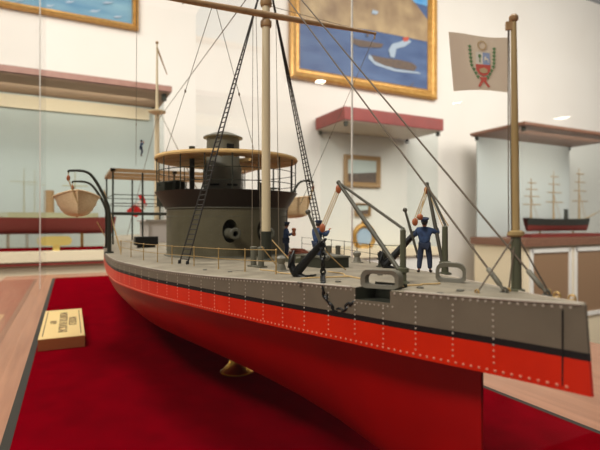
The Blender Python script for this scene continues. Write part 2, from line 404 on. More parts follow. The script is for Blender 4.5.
# deck edge moulding, plate seams on deck
m = MB(); uu = [0.05+.4*i for i in range(135)]
for s_ in (1, -1):
    pts = [(rake(u, -HE(u)), s_*(VB(u)+.005), -HE(u)+.005) for u in uu]
    if s_ > 0:
        m.tube([p for p in pts if p[0] < NA], .022, 6); m.tube([p for p in pts if p[0] > NB], .022, 6)
    else: m.tube(pts, .022, 6)
part(ship, 'gunwale_moulding', m, M['rivet_grey'])
m = MB()
for u in [2.2+1.45*i for i in range(34)]:
    b_ = VB(u)*.96; q = [Vector((u, b_*(1-2*k/10), 0)) for k in range(11)]
    for p in q: p.z = deck_z(p.x, p.y)+.003
    for a, c in zip(q, q[1:]): m.add([a+Vector((-.009, 0, 0)), c+Vector((-.009, 0, 0)), c+Vector((.009, 0, 0)), a+Vector((.009, 0, 0))], [(0, 1, 2, 3)])
for fr_ in (-.62, -.2, .2, .62):
    for i in range(60):
        a, c = 1.2+.85*i, 1.2+.85*(i+1)
        if c > 52: break
        va, vc = fr_*VB(a), fr_*VB(c)
        m.add([(a, va-.008, deck_z(a, va)+.003), (c, vc-.008, deck_z(c, vc)+.003), (c, vc+.008, deck_z(c, vc)+.003), (a, va+.008, deck_z(a, va)+.003)], [(0, 1, 2, 3)])
part(ship, 'deck_seam', m, M['fairlead'], smooth=False)
# rivets on the belt
mg = MB()
def nrm(u, s_):
    d = (VB(u+.05)-VB(max(0, u-.05)))/.1 if u > .05 else .37; return Vector((-d, s_, 0)).normalized()
for s_ in (1, -1):
    umax = 30 if s_ > 0 else 9
    u = .18
    while u < umax:
        n_ = nrm(u, s_)
        if not (s_ > 0 and NA-.02 < u < NB+.02): mg.m = 0; mg.dome((rake(u, -HE(u)), s_*VB(u), -HE(u)-.05), n_, .028)
        mg.m = 1
        if u > .3: mg.dome((u, s_*VB(u), ZBB+.07), n_, .026)
        u += .125
    u = 1.32; k = 0
    while u < umax:
        n_ = nrm(u, s_); z = -HE(u)-.16
        while z > ZBB+.12:
            inn = s_ > 0 and NA < u < NB and z > -HE(u)-.3
            if not inn:
                mg.m = 0 if z > ZB1-.02 else 1; mg.dome((rake(u, z), s_*VB(u), z), n_, .022)
            z -= .1
        u += .66
    if s_ > 0:
        u = NA-.05
        while u < NB+.1: mg.m = 0; mg.dome((u, VB(u), -HE(u)-.31), nrm(u, s_), .02); u += .1
part(ship, 'rivet_rows', mg, [M['rivet_grey'], M['rivet_red']], recalc=False)
# plate seam near the stem
m = MB(); u = .32
m.box((rake(u, -1.9), VB(u)+.004, -1.9), (.02, .02, 1.15)); part(ship, 'stem_seam', m, M['black'])

# ---- turret
TU = 17.3; TR = 2.83; TZ0 = deck_z(TU, 2.8)-.02; TZ1 = .62
def bool_cut(mb, cutters):
    def mk(b_):
        me = bpy.data.meshes.new('t'); me.from_pydata(b_.v, [], b_.f)
        bm = bmesh.new(); bm.from_mesh(me); bmesh.ops.recalc_face_normals(bm, faces=bm.faces); bm.to_mesh(me); bm.free()
        o = bpy.data.objects.new('t', me); COL.objects.link(o); return o
    o = mk(mb); cs = [mk(c) for c in cutters]
    for c in cs:
        md = o.modifiers.new('b', 'BOOLEAN'); md.operation = 'DIFFERENCE'; md.object = c; md.solver = 'EXACT'
    bpy.context.view_layer.update(); dg = bpy.context.evaluated_depsgraph_get()
    me = bpy.data.meshes.new_from_object(o.evaluated_get(dg))
    r = MB(); r.v = [v.co.copy() for v in me.vertices]; r.f = [list(p.vertices) for p in me.polygons]; r.mi = [0]*len(r.f)
    for x in [o]+cs: bpy.data.objects.remove(x)
    return r
wall_m = one('lathe', (TU, 0, 0), [(TR+.0, TZ0), (TR, TZ1)], 72)
GZ = -.48
cuts = [one('lathe', (TU-TR-.6, s_*.75, GZ+.1), [(1, 0), (1, 1.9)], 28, axis=(1, 0, 0), sx=.31, sy=.5) for s_ in (1, -1)]
tw = bool_cut(wall_m, cuts)
turret = part(ship, 'turret', tw, M['turret'], sharp=35, label='olive grey cylindrical gun turret')
m = MB()
for zz in (TZ0+.1, TZ0+.28, .25, .5):
    for i in range(150):
        a = 2*PI*i/150; m.dome((TU+TR*math.cos(a), TR*math.sin(a), zz), (math.cos(a), math.sin(a), 0), .022, 5)
for i in range(40):
    for da in (-.018, .018):
        a = 2*PI*i/40+.06+da
        if abs(((a-PI+PI) % (2*PI))-PI) < 9:
            for k in range(8):
                zz = TZ0+.45+.19*k; y = TR*math.sin(a)
                if math.cos(a) < 0 and abs(abs(y)-.75) < .4 and abs(zz-GZ) < .6: continue
                m.dome((TU+TR*math.cos(a), y, zz), (math.cos(a), math.sin(a), 0), .02, 5)
part(turret, 'rivet_rows', m, M['tower'], recalc=False)
m = MB(); m.lathe((TU, 0, 0), [(TR+.12, TZ0-.05), (TR+.12, TZ0+.06), (TR+.02, TZ0+.1)], 72); part(turret, 'base_ring', m, M['tower'])
for s_ in (1, -1):
    g = MB(); g.lathe((TU-.6, s_*.75, GZ), [(.3, 0), (.29, 1.2), (.22, 2.0), (.2, 2.5), (.235, 2.62), (.25, 2.78), (.2, 2.84), (.12, 2.84), (.11, 2.3)], 24, axis=(-1, 0, 0))
    part(turret, 'gun_barrel', g, M['tower'])
BR = 3.33
m = MB(); m.lathe((TU, 0, 0), [(TR-.02, TZ1-.02), (TR+.06, TZ1), (BR, 1.32), (BR+.03, 1.36), (BR-.04, 1.36), (TR+.1, .78), (.1, .78)], 72)
part(ship, 'turret_bulwark', m, M['bulwark'], label='dark brown flared bulwark around the turret top')
m = MB(); m.torus((TU, 0, TZ1), TR+.04, .035, (1, 0, 0), (0, 1, 0), 72); part(ship, 'turret_moulding', m, M['tower'])
# canopy ring over the turret
m = MB()
def cz(r, a): return 2.98+.12*(1-r/BR)
inn = 1.15
m.lathe((TU, 0, 0), [(inn, 3.04), (BR+.02, 2.86), (BR+.05, 2.93), (BR+.01, 3.02), (inn, 3.22)], 72)
m.f.pop(); m.f.pop(); m.mi.pop(); m.mi.pop(); n = 72
m.f += [[j, (j+1) % n, 4*n+(j+1) % n, 4*n+j] for j in range(n)]; m.mi += [0]*n
can = part(ship, 'canopy', m, M['tan'], label='round tan canvas canopy over the turret')
for i in range(18):
    a = 2*PI*i/18+.1
    part(ship, 'canopy_post', one('tube', [(TU+(BR-.06)*math.cos(a), (BR-.06)*math.sin(a), 1.3), (TU+(BR-.06)*math.cos(a), (BR-.06)*math.sin(a), 2.93)], .026, 6), M['dark'])
for zz in (1.75, 2.3):
    m = MB(); m.torus((TU, 0, zz), BR-.06, .018, (1, 0, 0), (0, 1, 0), 64); part(ship, 'turret_rail', m, M['dark'])
m = MB()
for i in range(12):
    a = 2*PI*i/12; m.tube([(TU+1.1*math.cos(a), 1.1*math.sin(a), 3.03), (TU+3.25*math.cos(a), 3.25*math.sin(a), 2.87)], .03, 5)
part(ship, 'canopy_rib', m, M['tan'])
# conning tower
CU = TU+.35
m = MB(); m.lathe((CU, .12, 0), [(.93, .78), (.9, 2.6), (.8, 2.9), (.78, 4.08)], 20); tow = part(ship, 'conning_tower', m, M['tower'], sharp=25, label='green grey conning tower with a low conical cap')
m = MB(); m.lathe((CU, .12, 0), [(.8, 4.04), (.95, 4.06), (.95, 4.11), (.5, 4.3), (.05, 4.42)], 28); part(tow, 'tower_cap', m, M['tower'])
for a, z, w, h in ((-3.0, 3.52, .34, .36), (2.45, 1.75, .42, .09), (-3.0, 1.75, .5, .09)):
    r = .79 if z > 3 else 1.0; d = Vector((math.cos(a), math.sin(a), 0))
    part(tow, 'sight_opening', one('box', Vector((CU, .12, z))+d*r, (.1, w, h), rz=a), M['void'])
# small things on turret top
for (px, py, Y, r, h) in ((192, 189, 21.5, .12, 1.95),):
    p = at(px, py, Y); p.z = .78; part(ship, 'ventilator', one('lathe', p, [(r+.04, 0), (r, .1), (r, 3.3-.9), (r+.02, 3.3-.85), (r+.02, 2.75)], 14), M['dark'])
for (px, w, h) in ((167, .7, .95), (177, .55, 1.0), (260, .18, .95), (284, .3, .4)):
    p = at(px, 190, 22.8); p.z = .78; part(ship, 'deck_locker', one('box', p+Vector((0, 0, h*.62)), (w, w, h*1.24), rz=.4), M['dark'])

# ---- masts and yard
MU = 12.45; MZ = deck_z(MU, 0)
m = MB(); m.tube([(MU, 0, -.36), (MU, 0, 4), (MU, 0, 9), (MU, 0, 15)], [.175, .168, .15, .12], 18); mastp = part(ship, 'mast', m, M['mast'], label='cream foremast')
m = MB(); m.lathe((MU, 0, MZ-.02), [(.3, 0), (.3, .06), (.215, .12), (.205, -MZ-.36)], 20); part(mastp, 'mast_foot', m, M['dark'])
m = MB(); m.lathe((MU, 0, 7.55), [(.2, 0), (.22, .05), (.22, .2), (.19, .25)], 18); m.lathe((MU, 0, 8.35), [(.2, 0), (.24, .1), (.2, .3)], 18); part(mastp, 'mast_band', m, M['yard'])
YR = at(375, 33.5, 20.0); _q = at(182, 0, 16.2); YL = YR+(_q-YR)*1.27
m = MB(); m.tube([YL.lerp(YR, t) for t in (0, .25, .5, .75, 1)], [.05, .105, .125, .1, .05], 12); yd = part(ship, 'yard', m, M['yard'], label='brown wooden yard')
m = MB(); m.ball(YR, .07); m.tube([YR, YR+Vector((0, .02, -.25))], .03, 6); part(yd, 'yardarm_fitting', m, M['yard'])
m = MB(); m.ball(YL, .07); part(yd, 'yardarm_fitting', m, M['yard'])
AU = 37.4; ab = deck(AU, 0)
m = MB(); m.tube([ab, (AU, 0, 9.7), (AU, 0, 10.0), (AU, 0, 15.6)], [.24, .2, .12, .07], 12); am = part(ship, 'mast', m, M['mast'], label='cream aft pole mast')
m = MB(); m.lathe((AU, 0, 9.3), [(.1, 0), (.75, .25), (.75, .38), (.3, .4)], 16); part(am, 'mast_top', m, M['mast'])
m = MB(); m.tube([(AU, 0, 15.2), (AU+.3, -.9, 13.1)], [.09, .04], 8); m.ball((AU, 0, 15.65), .14); part(am, 'gaff', m, M['yard'])

# ---- shrouds (rope ladders)
def ladder(top, lows, nr, rr=.03):
    m = MB()
    for l in lows: m.tube([top, l], rr, 5)
    for i in range(1, nr):
        t = (i/nr)**.97; q = [Vector(top).lerp(Vector(l), t) for l in lows]; m.tube(q, rr*.68, 4)
    return part(ship, 'shroud', m, M['shroud'])
lo = [on_deck(179.5, 263.5), on_deck(187.5, 264.3)]
ladder((MU, .12, 9.3), lo, 58)
lo2 = [deck(15.6, -4.55), deck(16.15, -4.65), deck(16.7, -4.72)]
ladder((MU, -.12, 9.4), lo2, 60)
for p in lo+lo2:
    m = MB(); m.lathe(p-Vector((0, 0, .02)), [(.06, 0), (.06, .12), (.03, .16)], 8); part(ship, 'deadeye', m, M['iron'])
# ---- forestays with turnbuckles
ends = [(on_deck(504.5, 292.5), Vector((MU-.15, -.05, 9.55))), (on_deck(547, 295), Vector((MU-.15, .05, 10.15)))]
for e, t in ends:
    e = e+Vector((0, 0, .03))
    st = part(ship, 'forestay', one('tube', [e, t], .021, 7), M['stay'])
    d = (t-e).normalized()
    m = MB(); m.tube([e+d*.03, e+d*.12, e+d*.14, e+d*.5, e+d*.52], [.03, .03, .048, .048, .03], 8); part(st, 'turnbuckle', m, M['fairlead'])
    m = MB(); m.torus(e+Vector((0, 0, .01)), .05, .018, (1, 0, 0), (0, 0, 1)); m.lathe(e-Vector((0, 0, .05)), [(.09, 0), (.08, .03)], 10); part(st, 'deck_eye', m, M['boom'])
for px, py in ((557, 297), (572, 300)):
    p = on_deck(px, py); m = MB(); m.torus(p+Vector((0, 0, .03)), .05, .02, (1, .3, 0), (0, 0, 1)); m.lathe(p-Vector((0, 0, .01)), [(.08, 0), (.07, .025)], 10); part(ship, 'eye_bolt', m, M['rail'])

# ---- thin rigging
def line(px1, py1, Y1, px2, py2, Y2, r=.012, mt='thin', bead=None):
    a, c = at(px1, py1, Y1), at(px2, py2, Y2)
    m = MB(); m.tube([a, c], r, 5)
    if bead: m.ball(a.lerp(c, bead), .07, 8, 5, (.6, .6, 1))
    return part(ship, 'rigging_line', m, M[mt])
line(212, 7, 15.9, 166, 152, 19.5, bead=.53)
line(216, 7, 15.9, 254, 150, 19.5, bead=.56)
line(375, 35, 20.0, 300, 205, 22, bead=.58)
line(253, 12, 17.6, 252, 247, 15.6)
line(256, 12, 17.6, 261, 247, 15.6)
line(276, 20, 17.6, 279, 246, 17)
line(137, -60, 22, 136, 165, 30, r=.014, bead=.77)
line(253, -10, 17.8, 158, 120, 39.5, r=.02)
for px, py, Y in ((127, 236, 38), (205, 205, 36), (197, 190, 30)):
    line(159, 110, 39.9, px, py, Y, r=.026)
line(375, 34, 20.0, 262, 4, 17.7)
line(182, 4, 16.4, 262, -20, 17.7)

# ---- jackstaff
JU = 1.28; J = Vector((JU, 0, deck_z(JU, 0)))
jb = on_deck(516.5, 291); J = Vector((jb.x, jb.y, jb.z)); jY = depth(J); jt = at(513.6, 20, jY)
collar = J.lerp(jt, (291-234)/(291-20))
m = MB(); m.tube([J.lerp(jt, .2), J.lerp(jt, .6), jt], [.072, .066, .05], 14); js = part(ship, 'jackstaff', m, M['staff'], label='tan jackstaff with dark green lower half')
m = MB(); m.tube([J-Vector((0, 0, .02)), J.lerp(jt, .205)], [.095, .088], 14); m.lathe(J, [(.15, -.02), (.15, .03), (.1, .05)], 14); part(js, 'staff_foot', m, M['post'])
m = MB(); m.lathe(collar-Vector((0, 0, .05)), [(.1, 0), (.15, .03), (.15, .09), (.09, .12)], 16); part(js, 'staff_collar', m, M['staff'])
m = MB(); m.lathe(jt-Vector((0, 0, .03)), [(.06, 0), (.085, .03), (.085, .09), (.05, .13)], 14); m.box(jt+at(509, 26, jY)-at(513.6, 20, jY), (.12, .06, .15), rz=1); part(js, 'truck', m, M['yard'])
for px, py in ((477, 293), (508.5, 291.5), (549, 292.5)):
    e = on_deck(px, py); part(ship, 'staff_stay', one('tube', [collar, e], .016, 6), M['stay'])
    part(ship, 'eye_bolt', one('torus', e+Vector((0, 0, .02)), .04, .016, (1, 0, 0), (0, 0, 1)), M['rail'])
hal = part(ship, 'halyard', one('tube', [at(509, 24, jY), at(511.5, 232, jY)], .01, 5), M['stay'])
part(ship, 'halyard', one('tube', [at(508, 26, jY), at(508.5, 232, jY-.02)], .011, 5), M['stay'])

# ---- railings: brass near side, dark far side
def railing(pts, h, mt, rm, r=.016, levels=(1, .52)):
    for p in pts:
        p = Vector(p); m = MB(); m.tube([p-Vector((0, 0, .02)), p+Vector((0, 0, h))], r*1.15, 6); m.ball(p+Vector((0, 0, h)), r*2.1, 7, 5); m.ball(p+Vector((0, 0, h*.52)), r*1.9, 7, 5); m.lathe(p-Vector((0, 0, .02)), [(r*2.6, 0), (r*2.2, .03)], 8)
        part(ship, 'stanchion', m, M[mt])
    for l in levels:
        m = MB(); m.tube([Vector(p)+Vector((0, 0, h*l)) for p in pts], r*.7, 6); part(ship, 'hand_rail', m, M[rm])
near = [on_deck(x, y) for x, y in ((121, 254.5), (131, 257), (143.5, 260), (157.5, 262), (172, 264), (194, 266), (218.5, 269), (245, 271.5), (276, 274))]
railing(near, .66, 'rail', 'rail')
far = [deck(u, -VB(u)+.3) for u in (7.2, 8.8, 10.4, 12.0, 13.6, 15.3, 17, 19)]
railing(far, .72, 'dark', 'dark', .014)
stern_rail = [deck(u, VB(u)-.3) for u in (27, 29.5, 32, 34.5, 37, 39.5, 42)]
railing(stern_rail, .8, 'dark', 'dark', .016)
# loose gripes of tan rope crossing by the bollards
for a, c in (((262, 247), (277, 266)), ((272, 240), (297, 268))):
    p, q = at(a[0], a[1], 14.6), on_deck(*c); part(ship, 'rope_stay', one('tube', [p, q], .02, 6), M['rope'])
part(ship, 'rope_stay', one('tube', sag(at(325, 250, 12.3), on_deck(346, 270), .02), .018, 6), M['rope'])

# ---- bollards, bitts, hatch, capstan
def bollard_pair(p, q, r, h):
    m = MB()
    for s_ in (p, q): m.lathe(s_-Vector((0, 0, .02)), [(r*1.05, 0), (r, .1), (r, h*.9), (r*1.18, h*.92), (r*1.18, h), (r*.6, h+.02)], 18)
    c = (p+q)/2; d = (q-p); L_ = d.length; d.normalize()
    m.box(c+Vector((0, 0, .02)), (L_+r*3.2, r*3, .06), X=d, Y=Vector((-d.y, d.x, 0)))
    part(ship, 'twin_bollard', m, M['tower'])
b1, b2 = on_deck(253.5, 266.5), on_deck(261, 267.5); bollard_pair(b1, b2, .1, .68)
b1, b2 = on_deck(329, 256), on_deck(338, 255.5); bollard_pair(b1, b2, .12, .48)
def mushroom(p, s_):
    m = MB(); m.lathe(p-Vector((0, 0, .02)), [(.3*s_, 0), (.3*s_, .05*s_), (.2*s_, .08*s_), (.13*s_, .3*s_), (.19*s_, .42*s_), (.2*s_, .5*s_), (.12*s_, .58*s_), (.04*s_, .6*s_)], 20)
    part(ship, 'bitt', m, M['fairlead'])
mushroom(on_deck(281, 271), .8); mushroom(on_deck(357, 262.5), .78)
hc = on_deck(327, 267)
hl, hw = 1.5, .95
hatch = part(ship, 'hatch', one('box', hc+Vector((.2, 0, .16)), (hl, hw, .36)), M['dark'])
part(hatch, 'hatch_cover', one('box', hc+Vector((.2, 0, .355)), (hl+.08, hw+.08, .05)), M['tower'])
for k in range(3):
    q = on_deck(299+3*k, 262-3*k); part(ship, 'grating', one('box', q+Vector((0, 0, .08)), (.9, .7, .2), rz=.1*k), M['post'])
cp = on_deck(383, 267)
m = MB(); m.torus(cp+Vector((0, 0, .24)), .2, .022, (1, 0, .1), (0, 1, .15), 18, 6); m.lathe(cp-Vector((0, 0, .02)), [(.24, 0), (.24, .05), (.17, .07), (.15, .34), (.19, .4), (.19, .5), (.06, .53)], 10); cap = part(ship, 'capstan', m, M['dark'])
# fairlead chocks: rounded rectangular rings standing on edge
def chock(a, c, h, th, lean=0):
    a = Vector(a); c = Vector(c); X = (c-a).normalized(); L_ = (c-a).length; Z = Vector((0, 0, 1)); Yd = Z.cross(X)
    pts = []; r = min(h, L_)*.42
    for cx, cy, a0 in ((L_-r, h-r, 0), (r, h-r, PI/2), (r, r*.5, PI), (L_-r, r*.5, 1.5*PI)):
        for k in range(6):
            t = a0+k*PI/10; ry = r if a0 < PI else r*.5
            pts.append((cx+r*math.cos(t), cy+ry*math.sin(t)))
    m = MB(); n = len(pts); cx = L_/2; cy = h*.45
    ring = []
    for d in (-th, th):
        ring.append([a+X*x+Z*y+Yd*d for x, y in pts])
        ring.append([a+X*(cx+(x-cx)*.78)+Z*(cy+(y-cy)*.6)+Yd*(d*.8) for x, y in pts])
    vs = ring[0]+ring[1]+ring[2]+ring[3]; fs = []
    for j in range(n):
        k = (j+1) % n
        fs += [(j, k, n+k, n+j), (2*n+j, 2*n+k, 3*n+k, 3*n+j), (j, k, 2*n+k, 2*n+j), (n+j, n+k, 3*n+k, 3*n+j)]
    m.add(vs, fs)
    o = part(ship, 'fairlead_chock', m, M['fairlead'], sharp=50); return o
chock(on_deck(401, 289.5), on_deck(363, 287), .37, .1)
chock(on_deck(436, 281), on_deck(466, 283), .42, .11)

# ---- anchor davits
def cat_davit(foot, top_y, apex_px, apexY, boom_px, rpost):
    p = on_deck(*foot); Y = depth(p); top = at(foot[0]+.6, top_y, Y); apex = at(apex_px[0], apex_px[1], apexY)
    m = MB(); m.lathe(p-Vector((0, 0, .02)), [(rpost*2.2, 0), (rpost*2.1, .04), (rpost*1.2, .07), (rpost*1.05, (top.z-p.z)*.25), (rpost*.95, top.z-p.z), (rpost*.5, top.z-p.z+.03)], 14)
    post = part(ship, 'davit_post', m, M['post'])
    zc = at(boom_px[0], boom_px[1], Y).z
    m = MB(); m.lathe((p.x, p.y, zc-.06), [(rpost*1.1, 0), (rpost*1.9, .02), (rpost*1.9, .1), (rpost*1.1, .12)], 14); part(post, 'post_collar', m, M['post'])
    bf = at(boom_px[0], boom_px[1], Y)
    m = MB(); m.tube([bf, bf.lerp(apex, .5), apex], [.05, .055, .045], 10); m.ball(apex, .06, 8, 6); bm_ = part(ship, 'davit_boom', m, M['boom'])
    m = MB(); m.tube([top, apex], .035, 8); part(ship, 'davit_tie', m, M['boom'])
    return p, top, apex
dN = cat_davit((403, 283), 229, (338.5, 182.5), 11.7, (399, 270), .064)
dF = cat_davit((445, 273.5), 226, (427, 184), 13.0, (442.5, 263), .08)
for k in (-1, 1):
    part(ship, 'davit_guy', one('tube', [dF[2]+Vector((0, 0, -.12)), dF[1]+Vector((.05*k, .05*k, 0))], .014, 5), M['rope'])

# ---- boat davits with gripes
def boat_davit(u, side, h, reach):
    v0 = side*(VB(u)-.15); p = deck(u, v0)
    pts = [p-Vector((0, 0, .05)), p+Vector((0, 0, 1.7)), Vector((u, v0+side*.12, p.z+2.6)), Vector((u, v0+side*reach*.5, h-.15)), Vector((u, v0+side*reach, h)), Vector((u, v0+side*(reach+.12), h-.1))]
    sp = smooth_path(pts, 6); n = len(sp)
    m = MB(); m.tube(sp, [.11-.065*i/n for i in range(n)], 10); m.lathe(p-Vector((0, 0, .02)), [(.24, 0), (.2, .1)], 12)
    part(ship, 'boat_davit', m, M['dark']); return sp[-1]
BT = {}
for side in (1, -1):
    BT[side] = [boat_davit(21.4, side, 2.55, 1.75), boat_davit(26.2, side, 2.4, 1.75)]
# ---- aft awning frame
AUx = 30
def bar(a, c, r, mt='dark', nm='awning_post'): return part(ship, nm, one('tube', [a, c], r, 6), M[mt])
for u in (30, 36):
    for v in (4.15, 2.2, 0, -2.2, -4.15):
        bar(deck(u, v)-Vector((0, 0, .03)), (u, v, 3.5), .07)
for z, r in ((.62, .07), (1.3, .03), (1.9, .03)):
    for q in (((30, 4.15), (30, -4.15)), ((30, 4.15), (36, 4.15)), ((36, 4.15), (36, -4.15)), ((30, -4.15), (36, -4.15))):
        bar((q[0][0], q[0][1], z), (q[1][0], q[1][1], z), r, nm='awning_rail')
m = MB()
for u in (30, 33, 36): m.box((u, 0, 3.58), (.3, 8.6, .24))
for v in (4.15, 0, -4.15): m.box((33, v, 3.58), (6.3, .3, .22))
part(ship, 'awning_frame', m, M['yard'], label='open tan awning frame on posts abaft the turret')
m = MB(); m.box((25.5, -4.1, 3.55), (8.6, .5, .2)); part(ship, 'awning_frame', m, M['yard'])
for u in (21.5, 24, 27): bar(deck(u, -4.2), (u, -4.2, 3.5), .05)
m = MB(); m.box((33, 0, -.75), (4.6, 3.4, 1.6)); m.box((33, 0, .1), (5, 3.8, .14)); part(ship, 'deckhouse', m, mat('deckhouse_pale_grey', (206, 196, 188), .6))
m = MB(); p = at(146, 236, 27.5); p.z = deck_z(p.x, p.y)+.4; m.box(p, (.7, 1.3, .5)); m.box(p+Vector((0, 0, -.3)), (.5, 1.0, .5)); part(ship, 'skylight', m, M['iron'])
m = MB(); m.lathe((46.5, 0, deck_z(46.5, 0)), [(.06, 0), (.05, 4.2)], 8); part(ship, 'ensign_staff', m, M['staff'])

# ================================================================ LIFEBOATS
def lifeboat(u0, side, label, zk=.3):
    L_ = 5.6; c = Vector((u0, side*6.45, zk))
    t = thing('lifeboat', label, 'lifeboat', c, 'lifeboats hung from the davits')
    rows = []; rin = []; n = 22; K = 9
    def half(x):  # x 0..1 along length
        return 1.1*max(0, math.sin(PI*min(1, max(0, x))))**.62
    for i in range(n+1):
        x = i/n; w = half(x); sh = .22*(2*x-1)**2; row = []; row2 = []
        for k in range(-K, K+1):
            a = k/K; yy = w*math.copysign(abs(a)**.62, a) if a else 0; zz = 1.05*abs(a)**1.9+sh*abs(a)+.16*(2*x-1)**4*(1-abs(a))
            step = .045*(1 if int(abs(k)) % 2 else 0)
            row.append(c+Vector((L_*(x-.5)*(1+.03*abs(a)), yy*(1+step), zz))); row2.append(c+Vector((L_*(x-.5)*.96, yy*.92, zz*.96+.06)))
        rows.append(row); rin.append(row2)
    m = MB(); m.grid(rows); part(t, 'hull_planking', m, M['boat'], sharp=25)
    m = MB(); m.grid(rin); part(t, 'boat_lining', m, M['boat_in'])
    for s_ in (0, -1):
        m = MB(); m.tube([r[s_]+Vector((0, 0, .02)) for r in rows], .05, 6); part(t, 'gunwale', m, M['boat'])
    m = MB(); m.tube([rows[0][j] for j in range(K, 2*K+1)], .05, 6); m.tube([rows[-1][j] for j in range(K, 2*K+1)], .05, 6); m.tube([r[K] for r in rows], .05, 6); part(t, 'keel', m, M['boat'])
    for x in (.25, .42, .6, .78):
        part(t, 'thwart', one('box', c+Vector((L_*(x-.5), 0, .85)), (.25, 2*half(x)*.9, .06)), M['boat_in'])
    return t, rows
boatN, rN = lifeboat(24.3, 1, 'planked tan lifeboat hung outside the hull on the side towards the cream name block')
boatF, rF = lifeboat(24.3, -1, 'planked tan lifeboat half hidden behind the turret and the rope ladder')
for side in (1, -1):
    for k, tip in enumerate(BT[side]):
        t = thing('boat_tackle', ['block and rope fall holding the %s end of the lifeboat nearest the name block', 'block and rope fall holding the %s end of the half hidden lifeboat'][side < 0] % ('near', 'far')[k], 'tackle', tip, 'boat falls')
        x = tip.x; e = Vector((x, side*6.45, .95))
        m = MB(); m.ball(tip+Vector((0, 0, -.28)), .13, 10, 7, (.7, .7, 1.2)); part(t, 'block', m, M['block'])
        m = MB(); m.tube([tip, tip+Vector((0, 0, -.25))], .03, 6); m.tube([tip+Vector((.05, 0, -.35)), e], .03, 6); m.tube([tip+Vector((-.05, 0, -.35)), e], .03, 6); part(t, 'rope', m, M['rope'])
part(ship, 'boat_gripe', one('tube', [at(104, 190, 24.2), on_deck(121, 253)], .035, 6), M['rope'])
part(ship, 'boat_gripe', one('tube', [at(97, 222, 24.2), on_deck(110, 245)], .03, 6), M['rope'])

# ================================================================ ANCHORS, CHAIN, TACKLES
def anchor(label, crown, ring, stock_a, stock_b, arm_dir, s_=1.0):
    crown = Vector(crown); ring = Vector(ring); t = thing('anchor', label, 'anchor', crown, 'anchors on the foredeck')
    d = (ring-crown).normalized(); A = Vector(arm_dir); A = (A-d*A.dot(d)).normalized(); N_ = d.cross(A)
    m = MB(); m.tube([crown-d*.05, crown.lerp(ring, .4), ring], [.13*s_, .11*s_, .085*s_], 10); part(t, 'shank', m, M['iron'])
    for sg in (1, -1):
        pts = [crown+A*(sg*.4*s_*math.sin(a))+d*(.4*s_*(1-math.cos(a))*.95-.05) for a in [k*1.25/8 for k in range(9)]]
        m = MB(); m.tube(pts, [(.115-.05*k/8)*s_ for k in range(9)], 10); ar = part(t, 'arm', m, M['iron'])
        tip = pts[-1]; dr = (pts[-1]-pts[-3]).normalized(); inw = (-A*sg+d*.3); inw = (inw-dr*inw.dot(dr)).normalized()
        b0 = tip-dr*.3*s_+inw*.02
        m = MB(); m.prism([b0-N_*.17*s_, b0+dr*.25*s_-N_*.12*s_, tip+dr*.14*s_, b0+dr*.25*s_+N_*.12*s_, b0+N_*.17*s_], inw*.035); part(ar, 'fluke', m, M['iron'])
    sa, sb = Vector(stock_a), Vector(stock_b)
    m = MB(); m.tube([sa, (sa+sb)/2, sb], [.035, .045, .035], 8); m.ball(sa, .075, 10, 7); m.ball(sb, .075, 10, 7); part(t, 'stock', m, M['boom'])
    m = MB(); m.torus(ring+d*.07, .08, .02, d, N_); part(t, 'ring', m, M['iron'])
    return t
c1 = on_deck(297, 276.5)+Vector((0, 0, .12)); Y1 = depth(c1)
anchor('dark iron anchor lifted beside the low hatch with a chain at its ring', c1, at(322, 243, Y1-.35), at(308, 212, Y1+.75), at(327, 258, Y1+.2), RT*-1+UP*.1+FW*.5, 1.0)
c2 = on_deck(386, 268)+Vector((0, 0, .12)); Y2 = depth(c2)
anchor('dark iron anchor lifted beside the capstan behind the olive davit post', c2, at(416, 232, Y2-.2), at(405, 210, Y2-.1), at(418, 256, Y2-.35), RT*-.9+UP*.9+FW*.3, 1.0)

def chain(name, label, path, link, base):
    m = MB(); sp = smooth_path(path, 14); ds = [0]
    for a, c in zip(sp, sp[1:]): ds.append(ds[-1]+(c-a).length)
    def pos(s_):
        for i in range(len(sp)-1):
            if ds[i+1] >= s_: return sp[i].lerp(sp[i+1], (s_-ds[i])/max(1e-9, ds[i+1]-ds[i])), (sp[i+1]-sp[i]).normalized()
        return sp[-1], (sp[-1]-sp[-2]).normalized()
    s_ = 0; k = 0
    while s_ < ds[-1]:
        p, d = pos(s_); a = d.orthogonal().normalized(); c = d.cross(a); w = (a, c)[k % 2]
        m.torus(p, link*.5, link*.16, d, w, 10, 5, 1.25, .72); s_ += link*.82; k += 1
    return solo(name, m, M['iron'], label, 'chain', base)
ch = [at(322, 246, Y1-.4), at(323, 262, Y1-.5), on_deck(323, 276)+Vector((0, 0, .05)), at(323, 283, 10.35), at(325, 294, 10.1), at(331, 305, 10.0), at(341, 310, 9.85), at(351, 304, 9.65), at(358, 297, 9.7), at(364, 294, 9.95)]
chain('anchor_chain', 'dark chain hanging from the near anchor and looping down over the hull side', ch, .16, ch[0])

